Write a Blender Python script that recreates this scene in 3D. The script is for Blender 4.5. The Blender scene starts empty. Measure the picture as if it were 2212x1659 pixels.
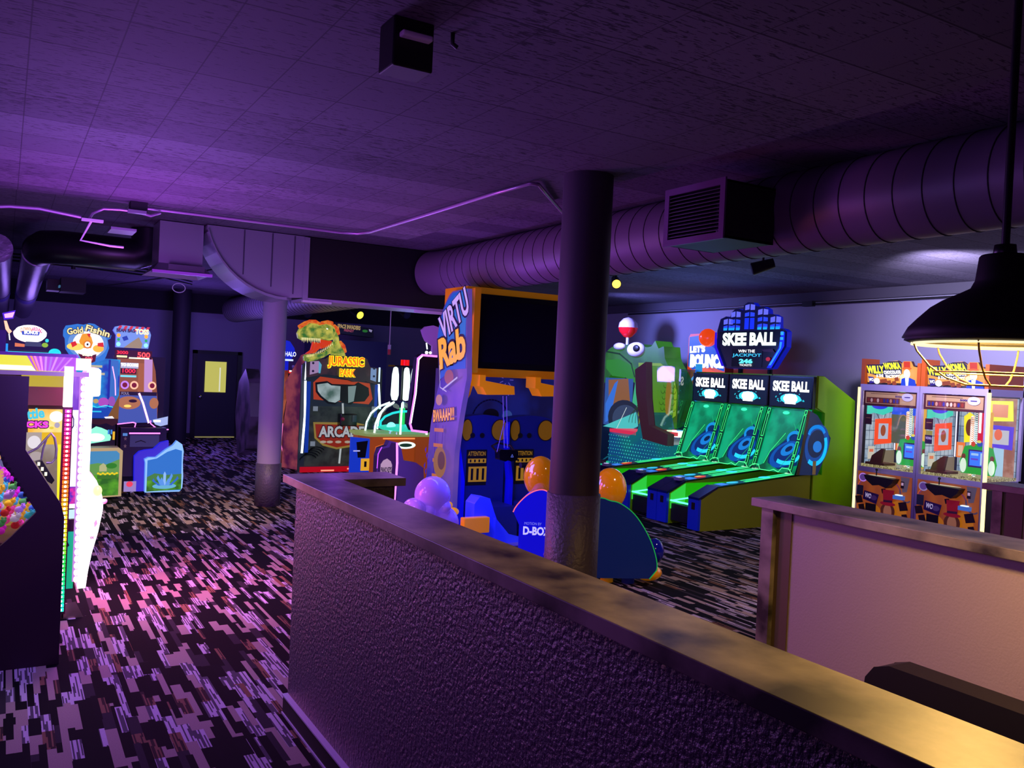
import bpy, math, random
from mathutils import Vector, Matrix
from mathutils.geometry import tessellate_polygon
random.seed(7)
S = bpy.context.scene
COL = S.collection

# ------------------------------------------------------------------ camera, world, exposure
cam_d = bpy.data.cameras.new('camera'); cam_d.sensor_width = 36.0; cam_d.lens = 36.0*1850/2212
cam_d.clip_start = 0.05
cam = bpy.data.objects.new('camera', cam_d); COL.objects.link(cam); S.camera = cam
def _cam_matrix():
    zc = Vector((.0463, -1, -26.7/1850)).normalized()          # world up seen in the camera's own axes
    d = Vector((-1096, -77.5, 1850)); d -= zc*d.dot(zc); yc = d.normalized()
    xc = yc.cross(zc)
    R = Matrix((xc, yc, zc))
    right = R @ Vector((1, 0, 0)); up = R @ Vector((0, -1, 0)); back = R @ Vector((0, 0, -1))
    M = Matrix((right, up, back)).transposed().to_4x4(); M.translation = Vector((0, 0, 1.93))
    return M
cam.matrix_world = _cam_matrix()
w = bpy.data.worlds.new('world'); S.world = w; w.use_nodes = True
w.node_tree.nodes['Background'].inputs[0].default_value = (.03, .012, .06, 1)
w.node_tree.nodes['Background'].inputs[1].default_value = .12
S.view_settings.view_transform = 'Standard'; S.view_settings.look = 'None'
S.view_settings.exposure = 0.0; S.view_settings.gamma = 1.0; S.view_settings.use_curve_mapping = False

def lin(h):
    h = h.lstrip('#'); v = [int(h[i:i+2], 16)/255 for i in (0, 2, 4)]
    return tuple((c/12.92 if c <= .04045 else ((c+.055)/1.055)**2.4) for c in v)
def light(kind, name, loc, energy, col, size=.3, target=None, spot=60, blend=.5, sizey=None):
    d = bpy.data.lights.new(name, kind); d.energy = energy; d.color = lin(col)
    if kind == 'AREA':
        d.size = size
        if sizey: d.shape = 'RECTANGLE'; d.size_y = sizey
    else: d.shadow_soft_size = size
    if kind == 'SPOT': d.spot_size = math.radians(spot); d.spot_blend = blend
    o = bpy.data.objects.new(name, d); COL.objects.link(o); o.location = loc
    if target is not None:
        o.rotation_euler = (Vector(target)-Vector(loc)).to_track_quat('-Z', 'Y').to_euler()
    return o
# stage spots under the ceiling, the glow of the big lit games, and added unseen fills
light('POINT', 'glow_prize_machine', (.85, 7.2, 2.0), 125, '#c45cff', .4)
light('AREA', 'glow_prize_machine_side', (.85, 7.6, 1.0), 46, '#ff5c90', .9, (2.0, 7.4, .2), sizey=1.2)
light('SPOT', 'stage_spot_pink', (.7, 6.6, 3.1), 430, '#d8a8ff', .12, (1.5, 8.3, 0), 82, .9)
light('SPOT', 'stage_spot_yellow', (2.0, 8.7, 3.1), 520, '#ffdc84', .1, (1.9, 11.2, 0), 48, .9)
light('SPOT', 'stage_spot_violet', (3.9, 12.0, 3.1), 170, '#a896ff', .1, (3.2, 15.0, 0), 85, .9)
light('AREA', 'fill_near_left', (-1.6, 1.8, 1.7), 22, '#c060ff', 1.0, (-.2, 5.9, 1.9))  # added unseen fill, brightens the crane side and near ceiling
light('POINT', 'fill_low_violet', (.6, 5.6, 1.9), 85, '#a880ff', .4)  # added fill without a fixture, for the low wall's far end and ceiling
light('POINT', 'fill_elbow', (2.2, 9.0, 2.1), 20, '#a8a0f0', .25)  # fill added to brighten the curved steel elbow
light('POINT', 'fill_duct_violet', (3.6, 8.2, 2.2), 20, '#c078ff', .3)  # fill added to lift the spiral duct, no fixture behind it
light('POINT', 'glow_left_row', (1.6, 11.2, 1.9), 26, '#9a7aff', .3)
light('POINT', 'glow_far_wall', (3.2, 18.0, 2.0), 115, '#9068ff', .3)  # this and the next two: added point lights for far wall ambience
light('POINT', 'glow_far_wall_left', (0.6, 17.5, 2.2), 34, '#8a6ad8', .3)
light('POINT', 'glow_far_wall_right', (7.5, 17.0, 2.0), 55, '#7a78f0', .3)
light('AREA', 'pendant_bulb_wash', (2.64, 1.51, 2.13), 50, '#ffc86a', .30, (2.64, 1.51, 0))
light('SPOT', 'stage_spot_right_wall', (8.0, 5.6, 3.0), 1150, '#d4d0ff', .15, (11.2, 6.0, 2.7), 95, .9)
light('SPOT', 'stage_spot_right_wall_blue', (8.9, 12.6, 3.0), 420, '#8a90ff', .15, (11.2, 12.0, 2.6), 100, .9)
light('POINT', 'glow_alley_games', (8.6, 9.4, 2.3), 42, '#6a86ff', .4)
light('SPOT', 'stage_spot_carpet_right', (5.2, 4.0, 3.2), 230, '#ffd9c8', .1, (6.2, 6.2, 0), 75, .9)
light('SPOT', 'stage_spot_half_wall', (2.0, 4.4, 3.1), 120, '#a85cff', .12, (3.62, 2.6, .7), 70, .9)
light('AREA', 'glow_under_motion_ride', (3.7, 7.2, 1.4), 34, '#4a50ff', .5, (4.6, 7.6, .9))
light('AREA', 'violet_area_motion_ride', (3.2, 9.2, 1.5), 24, '#9a4cff', .5, (4.2, 8.5, 1.6))  # violet area light aimed at the ride's side panel, no tube modelled

light('AREA', 'crane_machine_lamp', (-.1, 6.25, 1.6), 7, '#fff0d8', .25, (.02, 6.15, .9))
light('POINT', 'pusher_lamp_left', (10.45, 7.2, 1.8), 7, '#fff0dc', .08)
light('POINT', 'pusher_lamp_right', (10.45, 6.3, 1.8), 7, '#fff0dc', .08)

# ------------------------------------------------------------------ materials
MATS = {}
def N(nt, t, **k):
    n = nt.nodes.new(t)
    for a, b in k.items(): setattr(n, a, b)
    return n
def mat(key, col='#808080', rough=.55, metal=0., em=None, es=0., spec=.5, bump=None, alpha=None, coat=0.):
    if key in MATS: return MATS[key]
    m = bpy.data.materials.new(key); m.use_nodes = True; nt = m.node_tree; p = nt.nodes['Principled BSDF']
    p.inputs['Base Color'].default_value = (*lin(col), 1); p.inputs['Roughness'].default_value = rough
    p.inputs['Metallic'].default_value = metal; p.inputs['Specular IOR Level'].default_value = spec
    p.inputs['Coat Weight'].default_value = coat
    if em: p.inputs['Emission Color'].default_value = (*lin(em), 1); p.inputs['Emission Strength'].default_value = es
    if bump:
        tc = N(nt, 'ShaderNodeTexCoord'); no = N(nt, 'ShaderNodeTexNoise'); b = N(nt, 'ShaderNodeBump')
        no.inputs['Scale'].default_value = bump[0]; no.inputs['Detail'].default_value = 4
        b.inputs['Strength'].default_value = bump[1]; b.inputs['Distance'].default_value = bump[2] if len(bump) > 2 else .01
        nt.links.new(tc.outputs['Object'], no.inputs['Vector']); nt.links.new(no.outputs[0], b.inputs['Height'])
        nt.links.new(b.outputs[0], p.inputs['Normal'])
    MATS[key] = m; return m
def D(col, rough=.5, **k): return mat('print_'+col+str(rough), col, rough, **k)
def E(col, s=1.): return mat('lit_%s_%s' % (col, s), '#101010', .5, em=col, es=s)
def mottled(key, c1, c2, scale=6, es=0., rough=.5, stretch=(1, 1, 1), detail=3, lo=.4, hi=.6, base=None):
    if key in MATS: return MATS[key]
    m = mat(key, c1, rough); nt = m.node_tree; p = nt.nodes['Principled BSDF']
    tc = N(nt, 'ShaderNodeTexCoord'); mp = N(nt, 'ShaderNodeMapping'); no = N(nt, 'ShaderNodeTexNoise'); cr = N(nt, 'ShaderNodeValToRGB')
    mp.inputs['Scale'].default_value = stretch; no.inputs['Scale'].default_value = scale; no.inputs['Detail'].default_value = detail
    cr.color_ramp.elements[0].position = lo; cr.color_ramp.elements[1].position = hi
    cr.color_ramp.elements[0].color = (*lin(c1), 1); cr.color_ramp.elements[1].color = (*lin(c2), 1)
    nt.links.new(tc.outputs['Object'], mp.inputs[0]); nt.links.new(mp.outputs[0], no.inputs['Vector']); nt.links.new(no.outputs[0], cr.inputs[0])
    if es > 0:
        p.inputs['Base Color'].default_value = (.02, .02, .02, 1)
        nt.links.new(cr.outputs[0], p.inputs['Emission Color']); p.inputs['Emission Strength'].default_value = es
    else: nt.links.new(cr.outputs[0], p.inputs['Base Color'])
    return m
def striped(key, c1, c2, scale=30, direction='DIAGONAL', es=0.):
    if key in MATS: return MATS[key]
    m = mat(key, c1, .35); nt = m.node_tree; p = nt.nodes['Principled BSDF']
    tc = N(nt, 'ShaderNodeTexCoord'); wv = N(nt, 'ShaderNodeTexWave', bands_direction=direction); cr = N(nt, 'ShaderNodeValToRGB')
    wv.inputs['Scale'].default_value = scale; cr.color_ramp.interpolation = 'CONSTANT'
    cr.color_ramp.elements[0].color = (*lin(c1), 1); cr.color_ramp.elements[1].color = (*lin(c2), 1); cr.color_ramp.elements[1].position = .5
    nt.links.new(tc.outputs['Object'], wv.inputs['Vector']); nt.links.new(wv.outputs[0], cr.inputs[0])
    nt.links.new(cr.outputs[0], p.inputs['Base Color'])
    if es: nt.links.new(cr.outputs[0], p.inputs['Emission Color']); p.inputs['Emission Strength'].default_value = es
    return m
def glass(key, col='#ffffff', a=.12):
    if key in MATS: return MATS[key]
    m = bpy.data.materials.new(key); m.use_nodes = True; nt = m.node_tree; nt.nodes.clear()
    o = N(nt, 'ShaderNodeOutputMaterial'); mx = N(nt, 'ShaderNodeMixShader'); t = N(nt, 'ShaderNodeBsdfTransparent'); g = N(nt, 'ShaderNodeBsdfGlossy')
    t.inputs[0].default_value = (*lin(col), 1); g.inputs['Roughness'].default_value = .03
    mx.inputs[0].default_value = a
    nt.links.new(t.outputs[0], mx.inputs[1]); nt.links.new(g.outputs[0], mx.inputs[2]); nt.links.new(mx.outputs[0], o.inputs[0])
    MATS[key] = m; return m

def carpet_mat():
    m = mat('carpet', '#111111', .95, spec=.1); nt = m.node_tree; p = nt.nodes['Principled BSDF']; L = nt.links
    geo = N(nt, 'ShaderNodeNewGeometry'); sep = N(nt, 'ShaderNodeSeparateXYZ'); L.new(geo.outputs['Position'], sep.inputs[0])
    def M(op, a, b=None, c=None):
        n = N(nt, 'ShaderNodeMath', operation=op)
        for i, v in enumerate((a, b, c)):
            if v is None: continue
            if isinstance(v, (int, float)): n.inputs[i].default_value = v
            else: L.new(v, n.inputs[i])
        return n.outputs[0]
    def wn(*v):
        c = N(nt, 'ShaderNodeCombineXYZ'); n = N(nt, 'ShaderNodeTexWhiteNoise', noise_dimensions='3D')
        for i, x in enumerate(v):
            if isinstance(x, (int, float)): c.inputs[i].default_value = x
            else: L.new(x, c.inputs[i])
        L.new(c.outputs[0], n.inputs['Vector']); return n.outputs['Value']
    x, y = sep.outputs[0], sep.outputs[1]
    # tiles of pattern: columns .07 m wide, blocks of random phase and length .28 m
    def layer(wd, ln, seed):
        cx = M('FLOOR', M('DIVIDE', x, wd)); ph = wn(cx, seed, 0.5)
        cy = M('FLOOR', M('ADD', M('DIVIDE', y, ln), M('MULTIPLY', ph, 1.0)))
        return wn(cx, cy, seed+.25), wn(cx, cy, seed+.75)
    a, a2 = layer(.056, .23, 1.5); b, b2 = layer(.034, .36, 7.5)
    pick = M('GREATER_THAN', b2, .62)
    v = M('ADD', M('MULTIPLY', a, M('SUBTRACT', 1.0, pick)), M('MULTIPLY', b, pick))
    cr = N(nt, 'ShaderNodeValToRGB'); cr.color_ramp.interpolation = 'CONSTANT'
    e = cr.color_ramp.elements
    e[0].position = 0; e[0].color = (*lin('#0b0a0d'), 1); e[1].position = .40; e[1].color = (*lin('#8f8078'), 1)
    for pos, c in ((.57, '#2c272c'), (.64, '#aea5b4'), (.86, '#73543f'), (.93, '#0d0b10')):
        q = e.new(pos); q.color = (*lin(c), 1)
    L.new(v, cr.inputs[0])
    # fine streaks in the pale blocks
    st = wn(M('FLOOR', M('DIVIDE', x, .0075)), M('FLOOR', M('ADD', M('DIVIDE', y, .17), M('MULTIPLY', wn(M('FLOOR', M('DIVIDE', x, .0075)), 3.3, 1.), 1.0))), 9.1)
    streak = M('MULTIPLY', M('GREATER_THAN', v, .64), M('GREATER_THAN', st, .52))
    streak = M('MULTIPLY', streak, M('LESS_THAN', v, .93))
    mx = N(nt, 'ShaderNodeMixRGB'); L.new(M('MULTIPLY', streak, .85), mx.inputs[0]); L.new(cr.outputs[0], mx.inputs[1]); mx.inputs[2].default_value = (*lin('#17131b'), 1)
    no = N(nt, 'ShaderNodeTexNoise'); no.inputs['Scale'].default_value = 220; L.new(geo.outputs['Position'], no.inputs['Vector'])
    mx2 = N(nt, 'ShaderNodeMixRGB', blend_type='MULTIPLY'); mx2.inputs[0].default_value = .5
    L.new(mx.outputs[0], mx2.inputs[1]); L.new(no.outputs[0], mx2.inputs[2])
    g = N(nt, 'ShaderNodeMixRGB', blend_type='MULTIPLY'); g.inputs[0].default_value = 1.; g.inputs[2].default_value = (1.3, 1.3, 1.3, 1)
    L.new(mx2.outputs[0], g.inputs[1]); L.new(g.outputs[0], p.inputs['Base Color'])
    return m
def ceiling_mat():
    m = mat('ceiling_board', '#5a5560', .8, spec=.2); nt = m.node_tree; p = nt.nodes['Principled BSDF']; L = nt.links
    geo = N(nt, 'ShaderNodeNewGeometry'); sep = N(nt, 'ShaderNodeSeparateXYZ'); L.new(geo.outputs['Position'], sep.inputs[0])
    def M(op, a, b=None):
        n = N(nt, 'ShaderNodeMath', operation=op)
        for i, v in enumerate((a, b)):
            if v is None: continue
            if isinstance(v, (int, float)): n.inputs[i].default_value = v
            else: L.new(v, n.inputs[i])
        return n.outputs[0]
    def seam(axis, step, off, wd):
        f = M('FRACT', M('DIVIDE', M('ADD', sep.outputs[axis], off), step))
        return M('LESS_THAN', f, wd/step)
    s1 = M('MULTIPLY', seam(0, .325, 1.58, .006), .6); s2 = seam(1, .45, .44, .009)
    mp = N(nt, 'ShaderNodeMapping'); mp.inputs['Scale'].default_value = (13, 75, 1); L.new(geo.outputs['Position'], mp.inputs[0])
    n1 = N(nt, 'ShaderNodeTexNoise'); n1.inputs['Scale'].default_value = 1.4; n1.inputs['Detail'].default_value = 2; L.new(mp.outputs[0], n1.inputs['Vector'])
    n2 = N(nt, 'ShaderNodeTexNoise'); n2.inputs['Scale'].default_value = .9; n2.inputs['Detail'].default_value = 1; L.new(geo.outputs['Position'], n2.inputs['Vector'])
    fleck = M('GREATER_THAN', M('ADD', n1.outputs[0], M('MULTIPLY', n2.outputs[0], .28)), .75)
    dark = M('MAXIMUM', M('MAXIMUM', s1, M('MULTIPLY', s2, .8)), M('MULTIPLY', fleck, .75))
    pl = N(nt, 'ShaderNodeTexWhiteNoise', noise_dimensions='1D'); L.new(M('FLOOR', M('DIVIDE', M('ADD', sep.outputs[1], .44), .45)), pl.inputs['W'])
    c0 = N(nt, 'ShaderNodeMixRGB'); L.new(pl.outputs[0], c0.inputs[0]); c0.inputs[1].default_value = (*lin('#544d5c'), 1); c0.inputs[2].default_value = (*lin('#6c6474'), 1)
    mx = N(nt, 'ShaderNodeMixRGB'); L.new(dark, mx.inputs[0]); L.new(c0.outputs[0], mx.inputs[1]); mx.inputs[2].default_value = (*lin('#17131b'), 1)
    L.new(mx.outputs[0], p.inputs['Base Color'])
    b = N(nt, 'ShaderNodeBump'); b.inputs['Strength'].default_value = .5; b.inputs['Distance'].default_value = .006
    L.new(M('SUBTRACT', 1.0, dark), b.inputs['Height']); L.new(b.outputs[0], p.inputs['Normal'])
    return m

# ------------------------------------------------------------------ mesh helpers
class MB:
    def __init__(s): s.v = []; s.f = []; s.mi = []; s.m = []; s.sm = []
    def _m(s, m):
        if m not in s.m: s.m.append(m)
        return s.m.index(m)
    def add(s, vs, fs, m, smooth=False):
        o = len(s.v); s.v += [Vector(v) for v in vs]; k = s._m(m)
        for f in fs: s.f.append([i+o for i in f]); s.mi.append(k); s.sm.append(smooth)
        return s
    def box(s, a, b, m):
        x0, y0, z0 = [min(a[i], b[i]) for i in range(3)]; x1, y1, z1 = [max(a[i], b[i]) for i in range(3)]
        vs = [(x, y, z) for z in (z0, z1) for y in (y0, y1) for x in (x0, x1)]
        return s.add(vs, [(0, 2, 3, 1), (4, 5, 7, 6), (0, 1, 5, 4), (2, 6, 7, 3), (0, 4, 6, 2), (1, 3, 7, 5)], m)
    def prism(s, pts, axis, a, b, m, smooth=False):
        """2-D outline extruded along an axis from a to b. axis X: pts=(y,z); Y: (x,z); Z: (x,y)"""
        def P(u, v, t): return {'X': (t, u, v), 'Y': (u, t, v), 'Z': (u, v, t)}[axis]
        n = len(pts); vs = [P(u, v, a) for u, v in pts]+[P(u, v, b) for u, v in pts]
        tr = tessellate_polygon([[Vector((u, v, 0)) for u, v in pts]])
        fs = [tuple(t) for t in tr]+[tuple(i+n for i in reversed(t)) for t in tr]
        s.add(vs, fs, m)
        return s.add(vs, [(i, (i+1) % n, (i+1) % n+n, i+n) for i in range(n)], m, smooth)
    def tube(s, path, r, m, seg=10, caps=True):
        path = [Vector(p) for p in path]; rs = r if isinstance(r, (list, tuple)) else [r]*len(path)
        up = None; vs = []; fs = []; n = len(path)
        for i, p in enumerate(path):
            t = ((path[min(i+1, n-1)]-p).normalized()+(p-path[max(i-1, 0)]).normalized()).normalized()
            if up is None: up = t.orthogonal().normalized()
            up = (up-t*up.dot(t)).normalized(); q = t.cross(up)
            for k in range(seg):
                a = 2*math.pi*k/seg; vs.append(p+(up*math.cos(a)+q*math.sin(a))*rs[i])
        for i in range(n-1):
            for k in range(seg):
                a = i*seg+k; b = i*seg+(k+1) % seg; fs.append((a, b, b+seg, a+seg))
        s.add(vs, fs, m, True)
        if caps: s.add(vs[:seg], [tuple(reversed(range(seg)))], m); s.add(vs[-seg:], [tuple(range(seg))], m)
        return s
    def lathe(s, prof, c, m, seg=32, axis='Z', arc=1.):
        vs = []; fs = []; n = len(prof); full = arc >= 1; cnt = seg if full else seg+1
        for k in range(cnt):
            a = 2*math.pi*arc*k/seg
            for r, h in prof:
                p = (r*math.cos(a), r*math.sin(a), h)
                if axis == 'Y': p = (p[0], h, p[1])
                if axis == 'X': p = (h, p[0], p[1])
                vs.append((c[0]+p[0], c[1]+p[1], c[2]+p[2]))
        for k in range(seg):
            k2 = (k+1) % cnt
            for i in range(n-1): fs.append((k*n+i, k2*n+i, k2*n+i+1, k*n+i+1))
        return s.add(vs, fs, m, True)
    def ball(s, c, r, m, seg=20, rings=12, rot=None):
        r = (r, r, r) if not isinstance(r, (tuple, list)) else r; vs = []; fs = []
        for i in range(rings+1):
            th = math.pi*i/rings
            for k in range(seg):
                a = 2*math.pi*k/seg; v = Vector((r[0]*math.sin(th)*math.cos(a), r[1]*math.sin(th)*math.sin(a), r[2]*math.cos(th)))
                if rot: v = rot @ v
                vs.append(Vector(c)+v)
        for i in range(rings):
            for k in range(seg): fs.append((i*seg+k, (i+1)*seg+k, (i+1)*seg+(k+1) % seg, i*seg+(k+1) % seg))
        return s.add(vs, fs, m, True)
    def build(s, name, parent=None, bevel=0):
        me = bpy.data.meshes.new(name); off = Matrix()
        if parent is not None:
            p = parent
            while p.parent: p = p.parent
            off = (Matrix.Translation(p.location) @ p.rotation_euler.to_matrix().to_4x4()).inverted()
        me.from_pydata([off @ v for v in s.v], [], s.f); me.validate()
        for m in s.m: me.materials.append(m)
        for i, pl in enumerate(me.polygons):
            if i < len(s.mi): pl.material_index = s.mi[i]; pl.use_smooth = s.sm[i]
        me.update()
        o = bpy.data.objects.new(name, me); COL.objects.link(o)
        if parent is not None: o.parent = parent
        if bevel:
            b = o.modifiers.new('bevel', 'BEVEL'); b.width = bevel; b.segments = 2; b.limit_method = 'ANGLE'; b.harden_normals = False
        return o
def smooth(pts, n=4, closed=True, sharp=()):
    out = []; L = len(pts)
    for i in range(L if closed else L-1):
        p0, p1, p2, p3 = [pts[(i+k) % L] for k in (-1, 0, 1, 2)]
        if i in sharp or (i+1) % L in sharp: out.append(p1); continue
        for k in range(n):
            t = k/n
            out.append(tuple(.5*((2*p1[j])+(-p0[j]+p2[j])*t+(2*p0[j]-5*p1[j]+4*p2[j]-p3[j])*t*t+(-p0[j]+3*p1[j]-3*p2[j]+p3[j])*t**3) for j in (0, 1)))
    return out
_txt = {}
def text_mesh(t, bold=.0):
    if (t, bold) in _txt: return _txt[(t, bold)]
    c = bpy.data.curves.new('lettering', 'FONT'); c.body = t; c.size = 1; c.offset = bold; c.resolution_u = 3
    o = bpy.data.objects.new('lettering', c); me = bpy.data.meshes.new_from_object(o)
    vs = [(v.co.x, v.co.y) for v in me.vertices]; fs = [tuple(p.vertices) for p in me.polygons]
    bpy.data.objects.remove(o); bpy.data.curves.remove(c); bpy.data.meshes.remove(me)
    _txt[(t, bold)] = (vs, fs); return vs, fs
class Art:
    """flat print, its own (u right, v down) coordinates; layers sit a little in front of one another"""
    def __init__(s, O, U, V, Nn, c=(0, 0), gap=.0015):
        s.O = Vector(O); s.U = Vector(U); s.V = Vector(V); s.N = Vector(Nn).normalized(); s.c = c; s.k = 1; s.g = gap; s.mb = MB()
    def P(s, u, v, k=None): return s.O+s.U*(u-s.c[0])+s.V*(v-s.c[1])+s.N*((s.k if k is None else k)*s.g)
    def poly(s, pts, m, keep=False):
        tr = tessellate_polygon([[Vector((a, b, 0)) for a, b in pts]])
        s.mb.add([s.P(a, b) for a, b in pts], [tuple(t) for t in tr], m)
        if not keep: s.k += 1
        return s
    def slab(s, pts, m, t, edge=None):
        s.k += 1; n = len(pts); top = [s.P(a, b) for a, b in pts]; bot = [p-s.N*t for p in top]
        tr = tessellate_polygon([[Vector((a, b, 0)) for a, b in pts]])
        s.mb.add(top+bot, [tuple(q) for q in tr]+[tuple(i+n for i in q) for q in tr], m)
        s.mb.add(top+bot, [(i, (i+1) % n, (i+1) % n+n, i+n) for i in range(n)], edge or m); s.k += 1
        return s
    def rect(s, a, b, c, d, m, keep=False): return s.poly([(a, b), (c, b), (c, d), (a, d)], m, keep)
    def ell(s, x, y, rx, ry, m, n=22, a0=0, a1=360, keep=False, rot=0):
        pts = []; cr, sr = math.cos(math.radians(rot)), math.sin(math.radians(rot))
        for i in range(n if a1-a0 == 360 else n+1):
            a = math.radians(a0+(a1-a0)*i/n); px, py = rx*math.cos(a), ry*math.sin(a); pts.append((x+px*cr-py*sr, y+px*sr+py*cr))
        return s.poly(pts, m, keep)
    def line(s, pts, wd, m, keep=False, close=False):
        pts = list(pts)+([pts[0]] if close else [])
        for (a, b), (c, d) in zip(pts, pts[1:]):
            l = math.hypot(c-a, d-b) or 1; nx, ny = -(d-b)/l*wd/2, (c-a)/l*wd/2; ex, ey = (c-a)/l*wd*.3, (d-b)/l*wd*.3
            s.poly([(a+nx-ex, b+ny-ey), (c+nx+ex, d+ny+ey), (c-nx+ex, d-ny+ey), (a-nx-ex, b-ny-ey)], m, True)
        if not keep: s.k += 1
        return s
    def arc(s, x, y, rx, ry, a0, a1, wd, m, n=14): return s.line([(x+rx*math.cos(math.radians(a0+(a1-a0)*i/n)), y+ry*math.sin(math.radians(a0+(a1-a0)*i/n))) for i in range(n+1)], wd, m)
    def text(s, t, x0, y0, x1, y1, m, bold=.02, rot=0, bend=0, mirror=False, grow=0):
        vs, fs = text_mesh(t, bold)
        xa = min(v[0] for v in vs); xb = max(v[0] for v in vs); ya = min(v[1] for v in vs); yb = max(v[1] for v in vs)
        cr, sr = math.cos(math.radians(rot)), math.sin(math.radians(rot)); cx, cy = (x0+x1)/2, (y0+y1)/2; out = []
        for a, b in vs:
            u = (a-xa)/(xb-xa); w_ = (b-ya)/(yb-ya)
            if mirror: u = 1-u
            px = (u-.5)*(x1-x0); py = (.5-w_)*(y1-y0)+bend*((2*u-1)**2)
            out.append(s.P(cx+px*cr-py*sr, cy+px*sr+py*cr))
        s.mb.add(out, fs, m); s.k += 1
        return s
    def build(s, name, parent): return s.mb.build(name, parent)
# plane frames: (px, py) origin of the print's units, plane axis and value, world position, metres per unit
FR = {'bottle': (90, 800, 'Y', 7.3, .243, 1.777, .00303, .00346), 'near': (100, 1000, 'Y', 5.9, .240, 1.245, .00248, .00282),
 'bottlew': (190, 1120, 'Y', 7.75, .631, .570, .00341, .00381), 'clown': (65, 725, 'Y', 10.5, .229, 2.076, .0043, .00493),
 'gold': (190, 760, 'Y', 12.9, .970, 1.932, .00562, .00626), 'goldped': (225, 1020, 'Y', 12.4, 1.180, .358, .00554, .00612),
 'skill': (290, 760, 'Y', 13.0, 1.559, 1.962, .00596, .00646), 'crys': (345, 1010, 'Y', 12.5, 1.878, .395, .00593, .00636),
 'jur': (735, 850, 'Y', 14.8, 5.210, 1.395, .00864, .00832), 'halo': (625, 850, 'Y', 15.9, 4.607, 1.329, .00873, .00867),
 'door': (463, 850, 'Y', 21.5, 4.4, 1.068, .0108, .01122), 'space': (770, 715, 'Y', 19.5, 7.198, 2.727, .01157, .01101),
 'dome': (838, 880, 'Y', 13.4, 5.558, 1.235, .00832, .00777), 'air': (890, 850, 'Y', 10.0, 4.467, 1.594, .00639, .00588),
 'vrs': (1110, 720, 'Y', 8.2, 4.862, 2.357, .00598, .00513), 'vrback': (1080, 860, 'Y', 8.9, 5.125, 1.606, .0064, .00555),
 'seat1': (1045, 980, 'Y', 8.4, 4.661, .995, .00593, .00521), 'seat2': (1145, 980, 'Y', 8.4, 5.273, .990, .00633, .00538),
 'red': (1165, 860, 'Y', 11.5, 7.345, 1.529, .00874, .00737), 'prize': (100, 1000, 'Y', 6.9, .281, 1.129, .0029, .0033)}
def fa(key, dy=0., gap=.0015):
    px, py, ax, v, u, w_, su, sv = FR[key]; k = (v+dy)/v
    return Art((u*k, v+dy, 1.93+(w_-1.93)*k), (su*k, 0, 0), (0, 0, -sv*k), (0, -1, 0), (px, py), gap)
def thing(name, label, cat, loc=(0, 0, 0), rz=0, group=None):
    o = bpy.data.objects.new(name, None); COL.objects.link(o); o.location = loc; o.rotation_euler = (0, 0, rz)
    o.empty_display_size = .1; return tag(o, label, cat, group)
def tag(o, label, cat, group=None):
    o['label'] = label; o['category'] = cat
    if group: o['group'] = group
    return o
def struct(o): o['kind'] = 'structure'; return o
def lab(o, t): o['label'] = t; return o
def copy_tree(o, parent=None, delta=None):
    c = o.copy(); COL.objects.link(c); c.parent = parent
    if delta is not None: c.location = Vector(o.location)+Vector(delta)
    for ch in list(o.children): copy_tree(ch, c)
    return c

BLACK = mat('black_paint', '#08080a', .5); BLK2 = mat('black_satin', '#0d0c12', .35); DARK = mat('dark_grey', '#1d1b22', .6)
STEEL = mat('galvanised_steel', '#a4a2b0', .36, .6, bump=(6, .05)); CHROME = mat('chrome', '#d8d8e0', .12, 1.)
WHITE = mat('white_plastic', '#d8d6dc', .4)

# ------------------------------------------------------------------ the setting
cm = ceiling_mat()
wallm = mat('painted_wall', '#8f8aa0', .75, bump=(60, .15, .004))
struct(MB().box((-4, -4, -.1), (11.2, 21.6, 0), carpet_mat()).build('floor'))
struct(MB().box((-4, -4, 3.42), (11.2, 21.6, 3.6), cm).build('ceiling'))
struct(MB().box((-4, -4, 3.2), (3.42, 7.95, 3.42), cm).build('ceiling_soffit'))
struct(MB().box((11.2, -4, 0), (11.4, 21.6, 3.42), wallm).build('wall_right'))
struct(MB().box((-4, 21.6, 0), (11.2, 21.8, 3.42), wallm).build('wall_far'))
struct(MB().box((-4.2, -4, 0), (-4, 21.6, 3.42), wallm).build('wall_left'))
struct(MB().box((-4, -4.2, 0), (11.2, -4, 3.42), wallm).build('wall_back'))
struct(MB().box((-4, 21.2, 3.0), (11.2, 21.6, 3.42), mat('dark_bulkhead', '#141218', .8)).build('trim_1'))
struct(MB().box((11.08, -4, 3.27), (11.2, 21.2, 3.42), mat('grey_bulkhead', '#4a4652', .8)).build('trim_2'))
struct(MB().box((-4, 21.56, 0), (3.9, 21.6, .1), BLACK).box((5, 21.56, 0), (11.2, 21.6, .1), BLACK).build('baseboard_far'))
struct(MB().box((-4, 21.55, 1.12), (3.2, 21.6, 1.2), WHITE).box((-4, 21.57, .86), (3.2, 21.6, .9), WHITE).build('trim_3'))
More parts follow.
